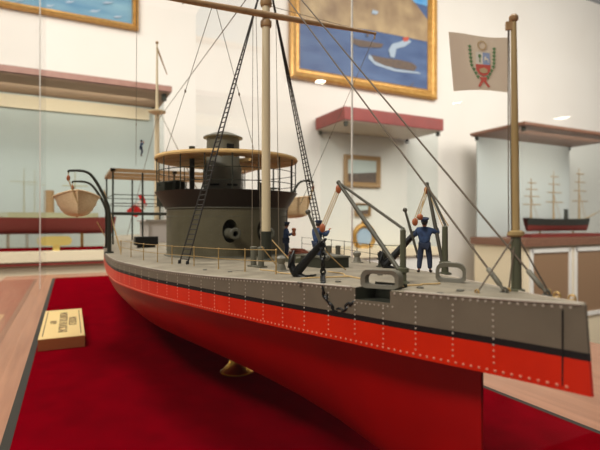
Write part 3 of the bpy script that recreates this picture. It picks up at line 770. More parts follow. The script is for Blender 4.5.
def tackle(label, apex, low, n=3, r=.013):
    t = thing('tackle', label, 'tackle', apex, 'anchor tackles')
    up = apex+Vector((0, 0, -.17)); d = (low-up).normalized()
    for q in (up, low):
        m = MB(); m.ball(q, .1, 12, 8, (.75, .75, 1.15)); m.torus(q, .09, .025, (1, 0, 0), (0, 0, 1)); part(t, 'block', m, M['block'])
    for k in range(n):
        o_ = RT*(.05*(k-1)); part(t, 'rope', one('tube', [up+o_, low+o_], r, 5), M['rope'])
    m = MB(); m.tube([apex, up], .02, 6); part(t, 'hook', m, M['iron'])
    return t
tackle('orange rope tackle hanging from the olive davit nearest the chain', dN[2], at(322.5, 228, Y1-.2))
tackle('orange rope tackle hanging from the far davit above the near sailor', dF[2], at(415, 222, 13.0))
t = thing('tackle_block', 'small round wooden block held above the cap of the near sailor', 'block', at(420, 217, 12.4))
m = MB(); m.ball(at(420, 217, 12.4), .085, 12, 8); part(t, 'block', m, M['block'])
m = MB(); m.tube([at(420, 217, 12.4), dF[2]], .013, 5); part(t, 'rope', m, M['rope'])

for a, c_ in (((303, 279), (352, 277)), ((262, 270), (300, 276)), ((330, 272), (366, 282)), ((405, 287), (440, 284))):
    p, q = on_deck(*a), on_deck(*c_); pts = []
    for k in range(13):
        w_ = p.lerp(q, k/12)+Vector((.05*math.sin(k*1.1), .06*math.cos(k*.9), 0)); w_.z = deck_z(w_.x, w_.y)+.015; pts.append(w_)
    part(ship, 'deck_rope', one('tube', pts, .018, 6), M['rope'])
for px, py in ((230, 272), (205, 270), (300, 283), (338, 282), (420, 288), (460, 291), (440, 294), (380, 275), (345, 266)):
    p = on_deck(px, py); m = MB(); m.torus(p+Vector((0, 0, .012)), .06, .014, (1, 0, 0), (0, 1, 0), 14, 5); m.lathe(p-Vector((0, 0, .01)), [(.03, 0), (.03, .03)], 8); part(ship, 'ring_bolt', m, M['boom'])
# coil of reddish rope
q = on_deck(299, 257)
m = MB()
for k in range(9):
    m.torus(q+Vector((.06*math.sin(k*2.3), .08*math.cos(k*1.7), .05+.035*k)), .42-.02*k, .035, (1, .02*k, .04), (0, 1, .05), 22, 6)
solo('rope_coil', m, M['coil'], 'heap of reddish brown coiled rope lying behind the near anchor', 'rope', q)
ph = on_deck(292, 268)

# ================================================================ SAILOR FIGURINES
def skinned(parent, name, verts, edges, roots, mt, sub=2):
    me = bpy.data.meshes.new(name); me.from_pydata([v for v, r in verts], edges, [])
    me.materials.append(mt); o = bpy.data.objects.new(name, me); COL.objects.link(o); o.parent = parent
    md = o.modifiers.new('Skin', 'SKIN'); md.use_smooth_shade = True
    sv = me.skin_vertices[0].data if me.skin_vertices else None
    if sv is None:
        bm = bmesh.new(); bm.from_mesh(me); bm.verts.layers.skin.verify(); bm.to_mesh(me); bm.free(); sv = me.skin_vertices[0].data
    for i, (v, r) in enumerate(verts):
        sv[i].radius = r if isinstance(r, tuple) else (r, r); sv[i].use_root = i in roots
    sb = o.modifiers.new('Subdivision', 'SUBSURF'); sb.levels = sub; sb.render_levels = sub
    BASE[o] = BASE[parent]; return o
def sailor(label, foot, face, H, pose, cap=True):
    t = thing('sailor', label, 'person', foot, 'sailor figures at work on the ship')
    fw = Vector(face); fw.z = 0; fw.normalize(); rt = Vector((fw.y, -fw.x, 0))
    R = Matrix((rt, fw, Vector((0, 0, 1)))).transposed()
    def T(p): return tuple(R @ (Vector(p)*H))
    J = dict(pel=(0, 0, .52), wst=(0, .0, .6), chs=(0, .01, .72), nek=(0, .015, .825), hd0=(0, .02, .865), hd1=(0, .03, .92), hd2=(0, .02, .975),
             shL=(-.12, .0, .785), shR=(.12, .0, .785), hpL=(-.055, 0, .5), hpR=(.055, 0, .5),
             knL=(-.07, .03, .28), anL=(-.08, 0, .05), toL=(-.09, .1, .02), knR=(.07, .03, .28), anR=(.08, 0, .05), toR=(.09, .1, .02),
             elL=(-.16, .0, .63), elR=(.16, .0, .63), haL=(-.14, .12, .55), haR=(.14, .12, .55))
    J.update(pose)
    V = []; E = []; idx = {}
    def add(k, p, r): idx[k] = len(V); V.append((T(p), r*H if not isinstance(r, tuple) else (r[0]*H, r[1]*H)))
    for k, r in (('pel', .045), ('wst', .045), ('chs', .05), ('nek', .03), ('hd0', .042), ('hd1', .056), ('hd2', .036), ('shL', .026), ('elL', .02), ('haL', .019), ('shR', .026), ('elR', .02), ('haR', .019),
                 ('hpL', .036), ('knL', .028), ('anL', .02), ('toL', .012), ('hpR', .036), ('knR', .028), ('anR', .02), ('toR', .012)): add(k, J[k], r)
    for a, c in (('pel', 'wst'), ('wst', 'chs'), ('chs', 'nek'), ('nek', 'hd0'), ('hd0', 'hd1'), ('hd1', 'hd2'), ('chs', 'shL'), ('shL', 'elL'), ('elL', 'haL'), ('chs', 'shR'), ('shR', 'elR'), ('elR', 'haR'),
                 ('pel', 'hpL'), ('hpL', 'knL'), ('knL', 'anL'), ('anL', 'toL'), ('pel', 'hpR'), ('hpR', 'knR'), ('knR', 'anR'), ('anR', 'toR')): E.append((idx[a], idx[c]))
    roots = {0}
    # palms, fingers and thumbs
    for sd in 'LR':
        h = Vector(J['ha'+sd]); e = Vector(J['el'+sd]); d = (h-e).normalized(); up = Vector((0, 0, 1)); x = d.cross(up)
        x = x.normalized() if x.length > .1 else Vector((1, 0, 0)); y = x.cross(d).normalized()
        palm = h+d*.035; add('pa'+sd, palm, (.02, .012)); E.append((idx['ha'+sd], idx['pa'+sd]))
        for k, ln in enumerate((.032, .038, .036, .028)):
            o_ = x*(.013*(k-1.5)); st = len(V)
            for j, q in enumerate((palm+o_, palm+d*ln*.6+o_*1.2, palm+d*ln+o_*1.2+y*ln*-.35)): V.append((T(q), (.0068-.001*j)*H))
            E.extend(((st, st+1), (st+1, st+2))); roots.add(st)
        st = len(V); sg = 1 if sd == 'L' else -1
        for j, q in enumerate((h+d*.018, h+d*.03+x*.026*sg, h+d*.045+x*.03*sg)): V.append((T(q), (.0075-.001*j)*H))
        E.extend(((st, st+1), (st+1, st+2))); roots.add(st)
    # nose and ears grow from the head
    hd = Vector(J['hd1']); hf = (Vector(J['hd1'])-Vector(J['hd0'])); 
    for q, tip, r in (((0, .035, -.012), (0, .066, -.018), .009), ((-.04, 0, -.01), (-.058, -.004, -.006), .01), ((.04, 0, -.01), (.058, -.004, -.006), .01)):
        st = len(V); V.append((T(hd+Vector(q)), r*H)); V.append((T(hd+Vector(tip)), r*.8*H)); E.append((st, st+1)); roots.add(st)
    skinned(t, 'body', V, E, roots, M['skin'])
    def cloth(name, seq, mt):
        v = []; e = []; ix = {}
        for k, p, r in seq[0]: ix[k] = len(v); v.append((T(p), r*H if not isinstance(r, tuple) else (r[0]*H, r[1]*H)))
        for a, c in seq[1]: e.append((ix[a], ix[c]))
        return skinned(t, name, v, e, {0}, mt)
    L3 = lambda a, c, f: tuple(Vector(a).lerp(Vector(c), f))
    cloth('jacket', ([('chs', J['chs'], (.112, .09)), ('wst', J['wst'], (.1, .085)), ('hem', L3(J['wst'], J['pel'], 1.05), (.108, .09)), ('nek', L3(J['chs'], J['nek'], .85), .04),
                      ('shL', J['shL'], .056), ('elL', J['elL'], .046), ('cuL', L3(J['elL'], J['haL'], .85), .031),
                      ('shR', J['shR'], .056), ('elR', J['elR'], .046), ('cuR', L3(J['elR'], J['haR'], .85), .031)],
                     [('chs', 'wst'), ('wst', 'hem'), ('chs', 'nek'), ('chs', 'shL'), ('shL', 'elL'), ('elL', 'cuL'), ('chs', 'shR'), ('shR', 'elR'), ('elR', 'cuR')]), M['navy'])
    cloth('trousers', ([('pel', J['pel'], (.09, .08)), ('hpL', J['hpL'], .068), ('knL', J['knL'], .056), ('anL', L3(J['knL'], J['anL'], .95), .043),
                        ('hpR', J['hpR'], .068), ('knR', J['knR'], .056), ('anR', L3(J['knR'], J['anR'], .95), .043)],
                       [('pel', 'hpL'), ('hpL', 'knL'), ('knL', 'anL'), ('pel', 'hpR'), ('hpR', 'knR'), ('knR', 'anR')]), M['navy_dark'])
    for sd in 'LR':
        cloth('shoe', ([('a', J['an'+sd], .03), ('h', tuple(Vector(J['an'+sd])+Vector((0, -.015, -.026))), .024), ('t', J['to'+sd], .024)], [('a', 'h'), ('h', 't')]), M['iron'])
    bs = BASE[t]; up = Vector(T(J['hd2']))-Vector(T(J['hd0'])); up.normalize(); h1 = bs+Vector(T(J['hd1']))
    m = MB(); m.ball(h1-R @ Vector((0, .012*H, -.004*H)), .06*H, 12, 8); part(t, 'hair', m, M['hair'])
    if cap:
        m = MB(); m.lathe(h1+up*.018*H, [(.064*H, 0), (.064*H, .025*H), (.082*H, .042*H), (.08*H, .062*H), (.03*H, .074*H)], 18, axis=up); part(t, 'cap', m, M['navy_dark'])
    m = MB()
    for s_ in (-1, 1): m.ball(h1+R @ Vector((.02*s_*H, .052*H, .0)), .008*H, 6, 5)
    part(t, 'eye', m, M['void'])
    m = MB(); m.ball(h1+R @ Vector((0, .05*H, -.032*H)), .013*H, 8, 5, (1.2, .5, .35)); part(t, 'mouth', m, M['coil'])
    return t
f1 = on_deck(424.5, 272.5); H1 = 1.5
away = FW*1+RT*.25
sailor('sailor in blue standing with his back turned beside the far davit post with raised arms', f1, away, H1*1.0,
       dict(elL=(-.17, .1, .68), haL=(-.1, .2, .76), elR=(.25, .06, .72), haR=(.2, .1, .86), hd0=(0, .01, .865), hd1=(0, .0, .925), hd2=(0, -.02, .975), anL=(-.1, -.03, .05), toL=(-.12, .07, .02), anR=(.1, .03, .05), toR=(.13, .12, .02), knL=(-.08, .02, .28), knR=(.09, .04, .28)))
f2 = on_deck(317.5, 267)
sailor('sailor in blue half hidden behind the near anchor and its chain', f2, RT*1+FW*.7, 1.5,
       dict(elL=(-.16, .1, .66), haL=(-.05, .26, .76), elR=(.16, .1, .68), haR=(.06, .28, .8), hd1=(0, .035, .92)))
f3 = on_deck(286, 258)
s3 = sailor('sailor in blue standing between the turret and the far rail seen from his side', f3, RT*1-FW*.1, 1.5,
       dict(elL=(-.14, .06, .63), haL=(-.04, .2, .7), elR=(.14, .06, .63), haR=(.05, .2, .7)))
hp = BASE[s3]+RT*.33+Vector((0, 0, 1.08))
m = MB(); m.lathe(hp-Vector((0, 0, .16)), [(.05, 0), (.09, .04), (.07, .2), (.1, .3), (.06, .34)], 12); solo('wooden_block', m, M['block'], 'orange wooden block in the hands of the sailor by the turret', 'block', hp)
cb = at(141, 156, 39)
sailor('tiny sailor climbing the rigging of the aft mast', cb, FW*.4+RT*.9, 1.35, dict(elL=(-.13, .1, .75), haL=(-.08, .16, .92), elR=(.14, .08, .7), haR=(.08, .16, .82), knL=(-.06, .1, .32), knR=(.06, .06, .28)))

# ================================================================ FLAGS
fl0 = at(507.5, 37.5, jY); fl1 = at(508, 92.5, jY)
def fpt(x, y, off=0):      # x 0 hoist .. 1 fly ; y 0 top .. 1 bottom
    top = Vector((507.5-59*x, 37.5-4.5*x+1.2*math.sin(x*5))).lerp(Vector((507.5-54*x, 92.5-1.0*x-2*math.sin(x*3))), y)
    wv = .06*math.sin(x*6.3+y*1.4)*x**.5
    return at(top.x, top.y, jY+.25*x+wv+off)
t = thing('jack_flag', 'aged cream jack flag with a shield and wreath emblem flying from the jackstaff', 'flag', fl1)
m = MB()
m.grid([[fpt(i/16, j/16, .006) for i in range(17)] for j in range(17)])
part(t, 'flag_cloth', m, M['flag'], recalc=False)
def femb(name, mt, polys):
    m = MB()
    for poly in polys:
        for off in (-.006, .018): m.add([fpt(x, y, off) for x, y in poly], [tuple(range(len(poly)))])
    part(t, name, m, M[mt], recalc=False, smooth=False)
def fx(px, py):   # pixel of the emblem -> flag coordinates
    x = (507.5-px)/56.5; return (x, (py-36)/(55.5))
def P2(l): return [fx(a, c) for a, c in l]
def ell(cx, cy, rx, ry, n=14, a0=0, a1=2*PI): return [(cx+rx*math.cos(a0+(a1-a0)*i/n), cy+ry*math.sin(a0+(a1-a0)*i/n)) for i in range(n)]
sh = lambda x0, x1, y0, y1: P2([(x0, y0), (x1, y0), (x1, y1), (x0, y1)])
femb('shield_field', 'f_blue', [sh(483, 490, 52.5, 65)])
femb('shield_field', 'f_white', [sh(476, 483, 52.5, 65)])
femb('shield_field', 'f_red', [P2([(475.5, 65), (490.5, 65), (490, 71), (487.5, 75), (483, 77), (478.5, 75), (476, 71)])])
def offs(polys, e):
    return polys
m = MB()
def emb2(name, mt, polys):
    m = MB()
    for poly in polys:
        for off in (-.011, .023): m.add([fpt(x, y, off) for x, y in poly], [tuple(range(len(poly)))])
    part(t, name, m, M[mt], recalc=False, smooth=False)
emb2('tree', 'f_green', [P2(ell(480, 56.5, 1.5, 2)), P2([(479.6, 58), (480.4, 58), (480.6, 63), (479.4, 63)])])
emb2('cornucopia', 'f_tan', [P2([(479, 70), (484, 68), (487.5, 70), (487, 73), (483, 74), (480, 73)])])
emb2('vicuna', 'f_white', [P2([(484.5, 62), (484.5, 57.5), (486, 55.5), (486.6, 58), (488.6, 58.6), (488.6, 62.5), (488, 62.5), (487.6, 60), (485.6, 60)])])
ring = []
for i in range(16):
    a, c = 2*PI*i/16, 2*PI*(i+1)/16
    ring.append(P2([(482.7+4.6*math.cos(a), 45.2+5*math.sin(a)), (482.7+4.6*math.cos(c), 45.2+5*math.sin(c)), (482.7+3.2*math.cos(c), 45.2+3.6*math.sin(c)), (482.7+3.2*math.cos(a), 45.2+3.6*math.sin(a))]))
femb('wreath_ring', 'f_tan', ring)
leafs = []
for sg in (-1, 1):
    for k in range(9):
        f = k/8; y = 50+30*f; x = 482.5+sg*(12.0-1.2*f-6.5*max(0, f-.6)**1.0*2.2)
        for dd in (-1, 1):
            leafs.append(P2([(x, y), (x+dd*1.9, y-2.6), (x+dd*.5, y-3.4)]))
        leafs.append(P2([(x-.5, y), (x+.5, y), (x+.5, y-3.6), (x-.5, y-3.6)]))
femb('laurel_branch', 'f_green', leafs)
femb('ribbon', 'f_red', [P2([(481.5, 79.5), (484, 79.5), (489.5, 87.5), (487.5, 88.5), (482.8, 82.5), (479, 88.5), (477, 87.5)]), P2([(479, 78), (487, 78), (486, 81), (480, 81)])])
# stern ensign
t = thing('ensign_flag', 'drooping red and white ensign flag over the stern', 'flag', (46.4, 0, 1))
eY = depth((46.4, 0, 1)); 
def epatch(name, mt, pts):
    m = MB(); n = 6
    a, b_, c, d = pts
    rows = []
    for i in range(n+1):
        l = Vector(a).lerp(Vector(d), i/n); r = Vector(b_).lerp(Vector(c), i/n); row = []
        for j in range(n+1):
            q = l.lerp(r, j/n); row.append(at(q.x, q.y, eY+.25*math.sin(j*1.3+i)))
        rows.append(row)
    for off in (0, .04):
        m.grid([[p+FW*off for p in r] for r in rows])
    part(t, name, m, M[mt], recalc=False)
epatch('red_stripe', 'flag_red', [(126, 211), (135, 204), (143, 211), (136, 217.5)])
epatch('white_stripe', 'flag_white', [(135, 204), (140, 200), (147, 206), (143, 211)])
epatch('red_stripe', 'flag_red', [(138, 195), (143, 194), (147, 206), (140, 200)])

# ================================================================ PEDESTAL
pp = on_z(237, 371, FZ)
ped = thing('brass_pedestal', 'polished brass pedestal under the keel of the big ship', 'pedestal', (15.9, 0, FZ))
m = MB(); m.lathe((15.9, 0, FZ), [(.72, 0), (.74, .08), (.66, .14), (.42, .4), (.3, .75), (.3, 1.0), (.36, 1.27)], 28); part(ped, 'column', m, M['brass'])
m = MB(); m.lathe((15.9, 0, FZ), [(.78, -.0), (.78, .05), (.7, .07)], 28); part(ped, 'foot', m, M['brass'])

# ================================================================ BACKGROUND
def frame_px(corners, u): return [on_u(x, y, u) for x, y in corners]
def painting(name, label, v0, v1, z0, z1, fw_, content, group='framed sea paintings', depth_=2.2, fm='gold'):
    t = thing(name, label, 'painting', (WU, (v0+v1)/2, z0), group)
    uf = WU-depth_
    m = MB(); lo_, hi = min(v0, v1), max(v0, v1); loops = []
    for ins, d in ((0, 0), (0, depth_*.8), (.18, depth_), (.42, depth_*.85), (.6, depth_*.55), (.8, depth_*.62), (1, depth_*.3), (1, 0)):
        q = ins*fw_; loops.append([Vector((WU-d, lo_+q, z0+q)), Vector((WU-d, hi-q, z0+q)), Vector((WU-d, hi-q, z1-q)), Vector((WU-d, lo_+q, z1-q))])
    for la, lb in zip(loops, loops[1:]):
        for k in range(4): m.add([la[k], la[(k+1) % 4], lb[(k+1) % 4], lb[k]], [(0, 1, 2, 3)])
    part(t, 'frame', m, M[fm])
    mats = []; m = MB()
    for k, (mt, poly) in enumerate(content):
        if M[mt] not in mats: mats.append(M[mt])
        m.m = mats.index(M[mt]); uu_ = WU-.4-.06*k
        m.add([(uu_, v, z) for v, z in poly], [tuple(range(len(poly)))])
    part(t, 'canvas', m, mats, smooth=False, recalc=False)
    return t
def uz(pts): 
    r = []
    for x, y in pts: p = on_u(x, y, WU-.5); r.append((p.y, p.z))
    return r
a_ = on_u(290, 79, WU-1); b_ = on_u(436, 99, WU-1)
v0, v1, z0 = a_.y, b_.y, (a_.z+b_.z)/2; z1 = z0+58
zh = on_u(360, 30, WU).z
iv0, iv1 = v0-2, v1+2
painting('painting', 'large gold framed sea battle painting with steamships below a tan mountain', v0, v1, z0, z1, 3.6, [
    ('sea', [(iv0, z0+2), (iv1, z0+2), (iv1, z1-2), (iv0, z1-2)]),
    ('sky', [(iv0, zh+14), (iv1, zh+14), (iv1, z1-2), (iv0, z1-2)]),
    ('mount', uz([(299, 22), (330, 26), (370, 30), (400, 36), (429, 42), (429, 22), (424, 15), (416, 4), (405, -8), (380, -20), (345, -12), (320, -8), (299, -6)])),
    ('p_white', uz([(369, 54), (376, 61), (395, 69), (418, 72), (421, 74), (395, 71.5), (375, 65), (368, 58)])),
    ('p_ship', uz([(371, 55), (385, 58), (400, 60), (412, 63), (417, 67), (414, 71), (400, 69), (385, 66), (374, 61)])),
    ('p_ship', uz([(350, 38), (365, 41), (383, 44), (381, 48), (360, 47), (352, 43)])),
    ('p_white', uz([(388, 50), (392, 44), (400, 42), (406, 38), (411, 42), (404, 47), (396, 49), (394, 58), (390, 57)])),
    ('p_red', uz([(402, 38), (408, 37), (408, 41), (403, 42)])),
    ('p_white', uz([(372, 10), (378, 12), (376, 15), (371, 14)])),
    ('p_ship', uz([(366, 37), (367, 30), (368, 37)])), ('p_ship', uz([(409, 86), (414, 82), (411, 86)])),
])
a_ = on_u(-40, 3, WU-1); b_ = on_u(138.5, 30.5, WU-1)
z0 = b_.z; v0, v1 = a_.y, b_.y
def wv(x, y, w): return uz([(x-w, y+.5), (x-w*.4, y-1.2), (x+w*.3, y-.6), (x+w, y-1.6), (x+w*.4, y+.8), (x-w*.3, y+1)])
painting('painting', 'gold framed painting of a blue choppy sea above the long low cabinet', v0, v1, z0, z0+34, 1.6, [
    ('sea_foam', [(v0-1, z0+1), (v1+1, z0+1), (v1+1, z0+33), (v0-1, z0+33)]),
    ('p_white', wv(95, 11, 6)), ('p_white', wv(70, 2, 5)), ('p_white', wv(50, 6, 5)), ('p_white', wv(118, 17, 5)), ('p_white', wv(20, 1, 5)), ('p_white', wv(108, 3, 6))])
def pic(label, x0, y0, x1, y1, cols):
    a_ = on_u(x0, y1, WU-1); b_ = on_u(x1, y1, WU-1); c_ = on_u(x0, y0, WU-1)
    v0, v1, z0, z1 = a_.y, b_.y, (a_.z+b_.z)/2, c_.z; h = z1-z0
    return painting('painting', label, v0, v1, z0, z1, 1.4*min(1.3, h/9), [(cols[0], [(v0-.8, z0+.8), (v1+.8, z0+.8), (v1+.8, z1-.8), (v0-.8, z1-.8)]), (cols[1], [(v0-.8, z0+h*.4), (v1+.8, z0+h*.5), (v1+.8, z1-.8), (v0-.8, z1-.8)])], 'small paintings behind the red lid', 1.2, 'yard')
pic('small framed picture with brown foreground seen through the red lidded case', 345, 154, 381, 187, ('p_ship', 'backing'))
pic('smallest framed picture low on the wall behind the davit boom', 356, 203, 371, 216, ('p_ship', 'backing'))

def cabinet(label, u0, u1, v0, v1, zl, lt, zb, bt, over, mats, back=None, group='display cabinets along the wall'):
    t = thing('display_cabinet', label, 'display cabinet', ((u0+u1)/2, (v0+v1)/2, -58), group)
    uc, vc, du, dv = (u0+u1)/2, (v0+v1)/2, u1-u0, abs(v1-v0); lo_, hi = min(v0, v1), max(v0, v1)
    m = MB(); m.box((uc, vc, zl+lt/2+.15), (du, dv, lt-.3)); lid = part(t, 'lid', m, M[mats[0]])
    m = MB(); m.box((uc, vc, zl+.06), (du-.6, dv-.6, .12)); part(lid, 'lid_underside', m, M[mats[1]])
    m = MB(); m.box((uc, vc, zb-bt/2), (du, dv, bt)); part(t, 'base_board', m, M[mats[2]])
    m = MB(); m.box((uc+.3, vc, (zb-bt-58)/2), (du-2*over, dv-2*over, zb-bt+58)); part(t, 'body', m, M[mats[3]])
    g0, g1, h0, h1 = u0+over+.6, u1-over-.2, lo_+over+.6, hi-over-.6
    for q in ((g0, h0, g0, h1), (g0, h0, g1, h0), (g0, h1, g1, h1)):
        m = MB(); m.add([(q[0], q[1], zb), (q[2], q[3], zb), (q[2], q[3], zl), (q[0], q[1], zl)], [(0, 1, 2, 3)]); part(t, 'glass_pane', m, M['glass_far'], smooth=False, recalc=False)
    if back: part(t, 'back_panel', one('box', (g1, vc, (zb+zl)/2), (.4, h1-h0, zl-zb)), M[back])
    for a_ in (g0, g1):
        for c_ in (h0, h1): part(t, 'corner_clip', one('box', (a_, c_, zl-.7), (.9, .9, 1.4)), M['dark'])
    return t
# long cabinet far left
cl = cabinet('long low cream cabinet with a pinkish lid under the choppy sea painting', 95, 111, -12.5, 62, 27.2, 1.5, -5.6, 1.9, .8, ('lid_pink', 'lid_under', 'cream', 'cream'), 'backing')
m = MB(); m.box((109.3, 25, 25.4), (.5, 70, 2.7)); part(cl, 'lit_panel_band', m, M['cream'])  # cream band paints in the lit top of the back panel
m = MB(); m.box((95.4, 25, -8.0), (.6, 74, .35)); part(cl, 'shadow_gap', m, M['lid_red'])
m = MB(); m.box((102, 25, -5.45), (9, 66, .3)); part(cl, 'felt_liner', m, M['felt'])
# red lidded case
cr = cabinet('tall glass cabinet with a red wooden lid below the sea battle painting', 108, 125.3, -63.5, -101, 29.2, 4.0, -8, 2.5, .6, ('lid_red', 'lid_pale', 'cream', 'white'))
# right hand case
cg = cabinet('glass cabinet with a flat brown lid holding the three masted ship', 95.5, 118, -123.5, -180, 31, 1.3, -5.4, 2.6, 1.2, ('lid_brown', 'lid_brown', 'lid_brown', 'cream'), 'backing_glass_cast')
for va, vb_ in ((-128, -148), (-151, -173)):
    m = MB(); m.box((96.95, (va+vb_)/2, -21), (.5, abs(vb_-va), 22)); dr = part(cg, 'door', m, M['recess'])
    m = MB()
    for q in (va, vb_): m.box((96.7, q, -21), (.9, 1.4, 24))
    for z in (-9.5, -32.5): m.box((96.7, (va+vb_)/2, z), (.9, abs(vb_-va), 1.4))
    part(dr, 'door_frame', m, M['white'])
# ---- model ship in the right cabinet
def hull_mesh(m, cu, cv, L_, B, zk, zd, axis=1, split=None, bow=1):
    n = 22; rows = []
    for i in range(n+1):
        x = i/n; w = B*max(0.02, math.sin(PI*(.05+.9*x)))**.6; row = []
        for k in range(-5, 6):
            a = abs(k)/5; yy = w*math.copysign(a**.55, k) if k else 0
            row.append(Vector((cu+yy, cv+L_*(x-.5)*(1+.06*a), zk+(zd-zk)*a**1.5+.5*abs(2*x-1)**3*a*.8)))
        rows.append(row)
    m.grid(rows); return rows
bowp = on_u(586, 222, 106); stp = on_u(527, 222, 106)
cvm = (bowp.y+stp.y)/2; Lm = abs(bowp.y-stp.y)
zdk = on_u(556, 219, 106).z; zkl = on_u(556, 231, 106).z
t = thing('ship_model', 'three masted steamship model with dark hull in the brown lidded cabinet', 'ship model', (106, cvm, zkl))
m = MB(); rows = hull_mesh(m, 106, cvm, Lm, 2.6, zkl, zdk)
part(t, 'hull', m, M['ship_red'])
m = MB()
for s_ in (0, 1, 9, 10):
    pass
m.grid([[r[j]+Vector((-.08, 0, 0)) for j in (0, 1, 2)] for r in rows]); m.grid([[r[j]+Vector((.08, 0, 0)) for j in (8, 9, 10)] for r in rows]); part(t, 'topsides', m, M['ship_dark'])
m = MB(); m.grid([[r[0].lerp(r[10], q)+Vector((0, 0, .05)) for q in (0, .5, 1)] for r in rows]); part(t, 'deck', m, M['ship_deck'])
for px, ytop in ((531, 178), (553.5, 171), (579, 168)):
    p = on_u(px, 221, 106); zt_ = on_u(px, ytop, 106).z
    m = MB(); m.tube([(106, p.y, zdk-.5), (106, p.y, zdk+(zt_-zdk)*.5), (106, p.y, zt_)], [.36, .28, .1], 8); ms = part(t, 'mast', m, M['ship_tan'])
    for f_, wl_ in ((.35, 4.6), (.55, 3.8), (.72, 3.0), (.88, 2.2)):
        m = MB(); z_ = zdk+(zt_-zdk)*f_; m.tube([(105.6, p.y-wl_, z_), (105.6, p.y+wl_, z_)], .2, 6); part(ms, 'yard', m, M['ship_tan'])
    m = MB()
    for s_ in (-1.9, -1, 1, 1.9): m.tube([(106, p.y, zdk+(zt_-zdk)*.55), (104.6, p.y+s_*1.3, zdk)], .06, 4)
    part(ms, 'shroud', m, M['ship_tan'])
p = on_u(566, 219, 106); m = MB(); m.lathe((106, p.y, zdk-.3), [(.75, 0), (.7, 3.8), (.8, 3.9), (.75, 4.0)], 12); part(t, 'funnel', m, M['ship_dark'])
p0 = on_u(585, 219, 106); p1 = on_u(604, 209, 106); m = MB(); m.tube([p0, p1], [.3, .12], 8); part(t, 'bowsprit', m, M['ship_tan'])
for px in (540, 573):
    p = on_u(px, 232, 106); part(t, 'stand_leg', one('tube', [(106, p.y, zkl+.3), (106, p.y, -4.3)], .25, 8), M['brass'])
m = MB(); m.box((106, cvm, -4.8), (10, Lm+8, 1.1)); part(t, 'stand_board', m, M['lid_red'])
# ---- model ship in the left cabinet
UL = 102
bp = on_u(112, 224, UL); sp_ = on_u(-45, 224, UL); cvl = (bp.y+sp_.y)/2; Ll = abs(bp.y-sp_.y)
zd = on_u(40, 218, UL).z; zk = on_u(40, 234, UL).z
t = thing('ship_model', 'long red hulled ship model with one tan funnel in the long low cabinet', 'ship model', (UL, cvl, zk))
m = MB(); rows = hull_mesh(m, UL, cvl, Ll, 2.2, zk, zd); part(t, 'hull', m, M['ship_red'])
m = MB(); m.grid([[r[0].lerp(r[10], q)+Vector((0, 0, .05)) for q in (0, .5, 1)] for r in rows]); part(t, 'deck', m, M['ship_deck'])
m = MB(); m.box((UL, cvl, zd+.5), (2.6, Ll*.8, 1.2)); part(t, 'deckhouse', m, M['ship_deck'])
p = on_u(49, 218, UL); m = MB(); m.lathe((UL, p.y, zd), [(1.0, 0), (.95, 4.2), (.95, 5.6)], 14); m.m = 0; part(t, 'funnel', m, M['yard'])
for px, yt in ((24, 168), (75, 172)):
    p = on_u(px, 218, UL); m = MB(); m.tube([(UL, p.y, zd), (UL, p.y, on_u(px, yt, UL).z)], [.22, .1], 6); ms = part(t, 'mast', m, M['ship_deck'])
    z_ = on_u(px, yt+14, UL).z; part(ms, 'yard', one('tube', [(UL-.3, p.y-2.4, z_), (UL-.3, p.y+2.4, z_)], .12, 5), M['ship_deck'])
for px in (8, 82):
    p = on_u(px, 236, UL); part(t, 'stand_leg', one('tube', [(UL, p.y, zk+.4), (UL, p.y, -5.3)], .3, 8), M['brass'])
# gold plate in front of it
a_ = on_u(40, 246, 96.6); c_ = on_u(72, 236, 96.6)
m = MB(); vv0, vv1 = a_.y, c_.y
pts = []
r = abs(c_.z-a_.z)/2; zc = (a_.z+c_.z)/2
for cx, sg in ((max(vv0, vv1)-r, 1), (min(vv0, vv1)+r, -1)):
    for k in range(9):
        a = -PI/2*sg+sg*PI*k/8 if sg > 0 else PI/2+PI*k/8
        pts.append(Vector((96.9, cx+r*math.cos(a), zc+r*math.sin(a))))
m.prism(pts, (.35, 0, 0)); m.box((97.4, (vv0+vv1)/2, (-5.6+zc)/2), (.4, 1.2, zc+5.6)); solo('name_plate', m, M['gold_plate'], 'rounded gold name plate standing in the long low cabinet', 'plate', (96.9, (vv0+vv1)/2, -5.6))
# gold ship's wheel clock in the red lidded case
p = on_u(364, 238, 114)
t = thing('table_clock', 'round gold rimmed dial with pale blue face in the red lidded cabinet', 'clock', (114, p.y, -8))
zc = on_u(364, 237, 114).z; R_ = 3.6
m = MB(); m.torus((114, p.y, zc), R_, .8, (0, 1, 0), (0, 0, 1), 28, 8); part(t, 'rim', m, M['gold'])
m = MB(); m.lathe((114.3, p.y, zc), [(R_, 0), (R_, .4)], 28, axis=(-1, 0, 0)); part(t, 'dial', m, mat('dial_blue', (176, 196, 214), .5))
m = MB(); m.lathe((114, p.y, -8), [(2.6, 0), (2.4, .6), (.8, 1.4), (.7, zc+8-R_+.2)], 16); part(t, 'stand', m, M['gold'])
m = MB(); m.ball((114, p.y, zc+R_+.9), .9, 10, 6); part(t, 'finial', m, M['gold'])

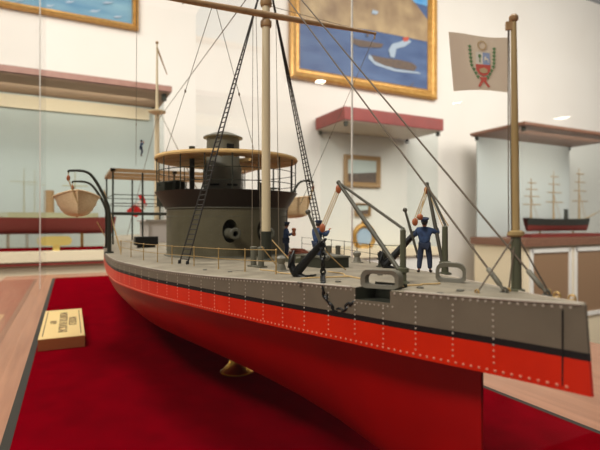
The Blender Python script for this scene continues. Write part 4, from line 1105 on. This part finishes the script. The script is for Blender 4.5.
# ================================================================ LAMPS
def reflected(px, py, t):     # lamp whose mirror image in the right-hand pane falls on this pixel
    p = CAM + ray(px, py)*t; return Vector((p.x, -2*VG-p.y, p.z))
for p, r, nm in ((reflected(320, 82, 118), 1.5, 'hung on a long rod above the long low cabinet'), (reflected(457, 103, 122), 1.25, 'hung on a long rod beside the long low cabinet'),
              (reflected(563, 118, 200), 3.2, 'hung on a long rod over the middle of the gallery')):
    t = thing('spotlight', 'round white spotlight ' + nm, 'spotlight', p, 'hanging spotlights')
    m = MB(); m.lathe(p, [(r, 0), (r, .15), (r*.2, .2)], 24); part(t, 'lens', m, M['lens'])
    m = MB(); m.lathe(p+Vector((0, 0, .05)), [(r*1.02, 0), (r*1.15, .1), (r*1.15, 2.2), (r*.8, 3.4), (r*.2, 3.6)], 28); part(t, 'housing', m, M['trim_white'])
    m = MB(); m.tube([p+Vector((0, 0, 3.5)), (p.x, p.y, 80)], .25, 8); part(t, 'hanging_rod', m, M['trim_white'])
def area(name, loc, target, size, watts, col=(1, .955, .89)):
    l = bpy.data.lights.new(name, 'AREA'); l.shape = 'DISK'; l.size = size*S; l.energy = watts; l.color = col
    o = bpy.data.objects.new(name, l); COL.objects.link(o); o.location = world_loc(loc)
    d = (Vector(target)-Vector(loc)); o.rotation_euler = d.to_track_quat('-Z', 'Y').to_euler(); return o
area('ceiling_lamp', (-16, 44, 50), (8, 0, -1), 14, 16)
area('ceiling_lamp', (44, 22, 72), (45, 0, -4), 24, 27)
area('ceiling_lamp', (16, -30, 72), (14, 0, 0), 20, 9)
area('ceiling_lamp', (40, -90, 74), (126, -110, 10), 60, 40)
area('ceiling_lamp', (60, 20, 74), (126, 5, 20), 60, 23)
area('ceiling_lamp', (30, -170, 70), (126, -190, 5), 60, 36)
def strip(name, loc, target, lx, ly, watts):
    o = area(name, loc, target, 1, watts, (1, .95, .84)); o.data.shape = 'RECTANGLE'; o.data.size = ly*S; o.data.size_y = lx*S; return o
strip('cabinet_area_light', (101, 24, 26), (112, 24, 20), 2, 66, 1.6)
strip('cabinet_area_light', (100, -152, 29.6), (112, -152, 22), 2, 46, 2.2)  # no lamp known here; area light added to brighten the right cabinet
w = bpy.data.worlds.new('world'); scene.world = w; w.use_nodes = True
bg = w.node_tree.nodes['Background']; bg.inputs['Color'].default_value = (1, .95, .88, 1); bg.inputs['Strength'].default_value = .2

# ================================================================ CAMERA
cd = bpy.data.cameras.new('camera'); co = bpy.data.objects.new('camera', cd); COL.objects.link(co)
co.location = world_loc(CAM)
zc = -FW; R3 = Matrix((RT, UP, zc)).transposed(); co.rotation_euler = R3.to_euler()
cd.sensor_width = 36; cd.lens = F/600*36; cd.shift_y = -3/600; cd.clip_start = .002; cd.clip_end = 100
cd.dof.use_dof = True; cd.dof.focus_distance = 13.5*S; cd.dof.aperture_fstop = 15
scene.camera = co
vs = scene.view_settings; vs.view_transform = 'Standard'; vs.look = 'None'; vs.gamma = 1; vs.exposure = 0.0; vs.use_curve_mapping = False
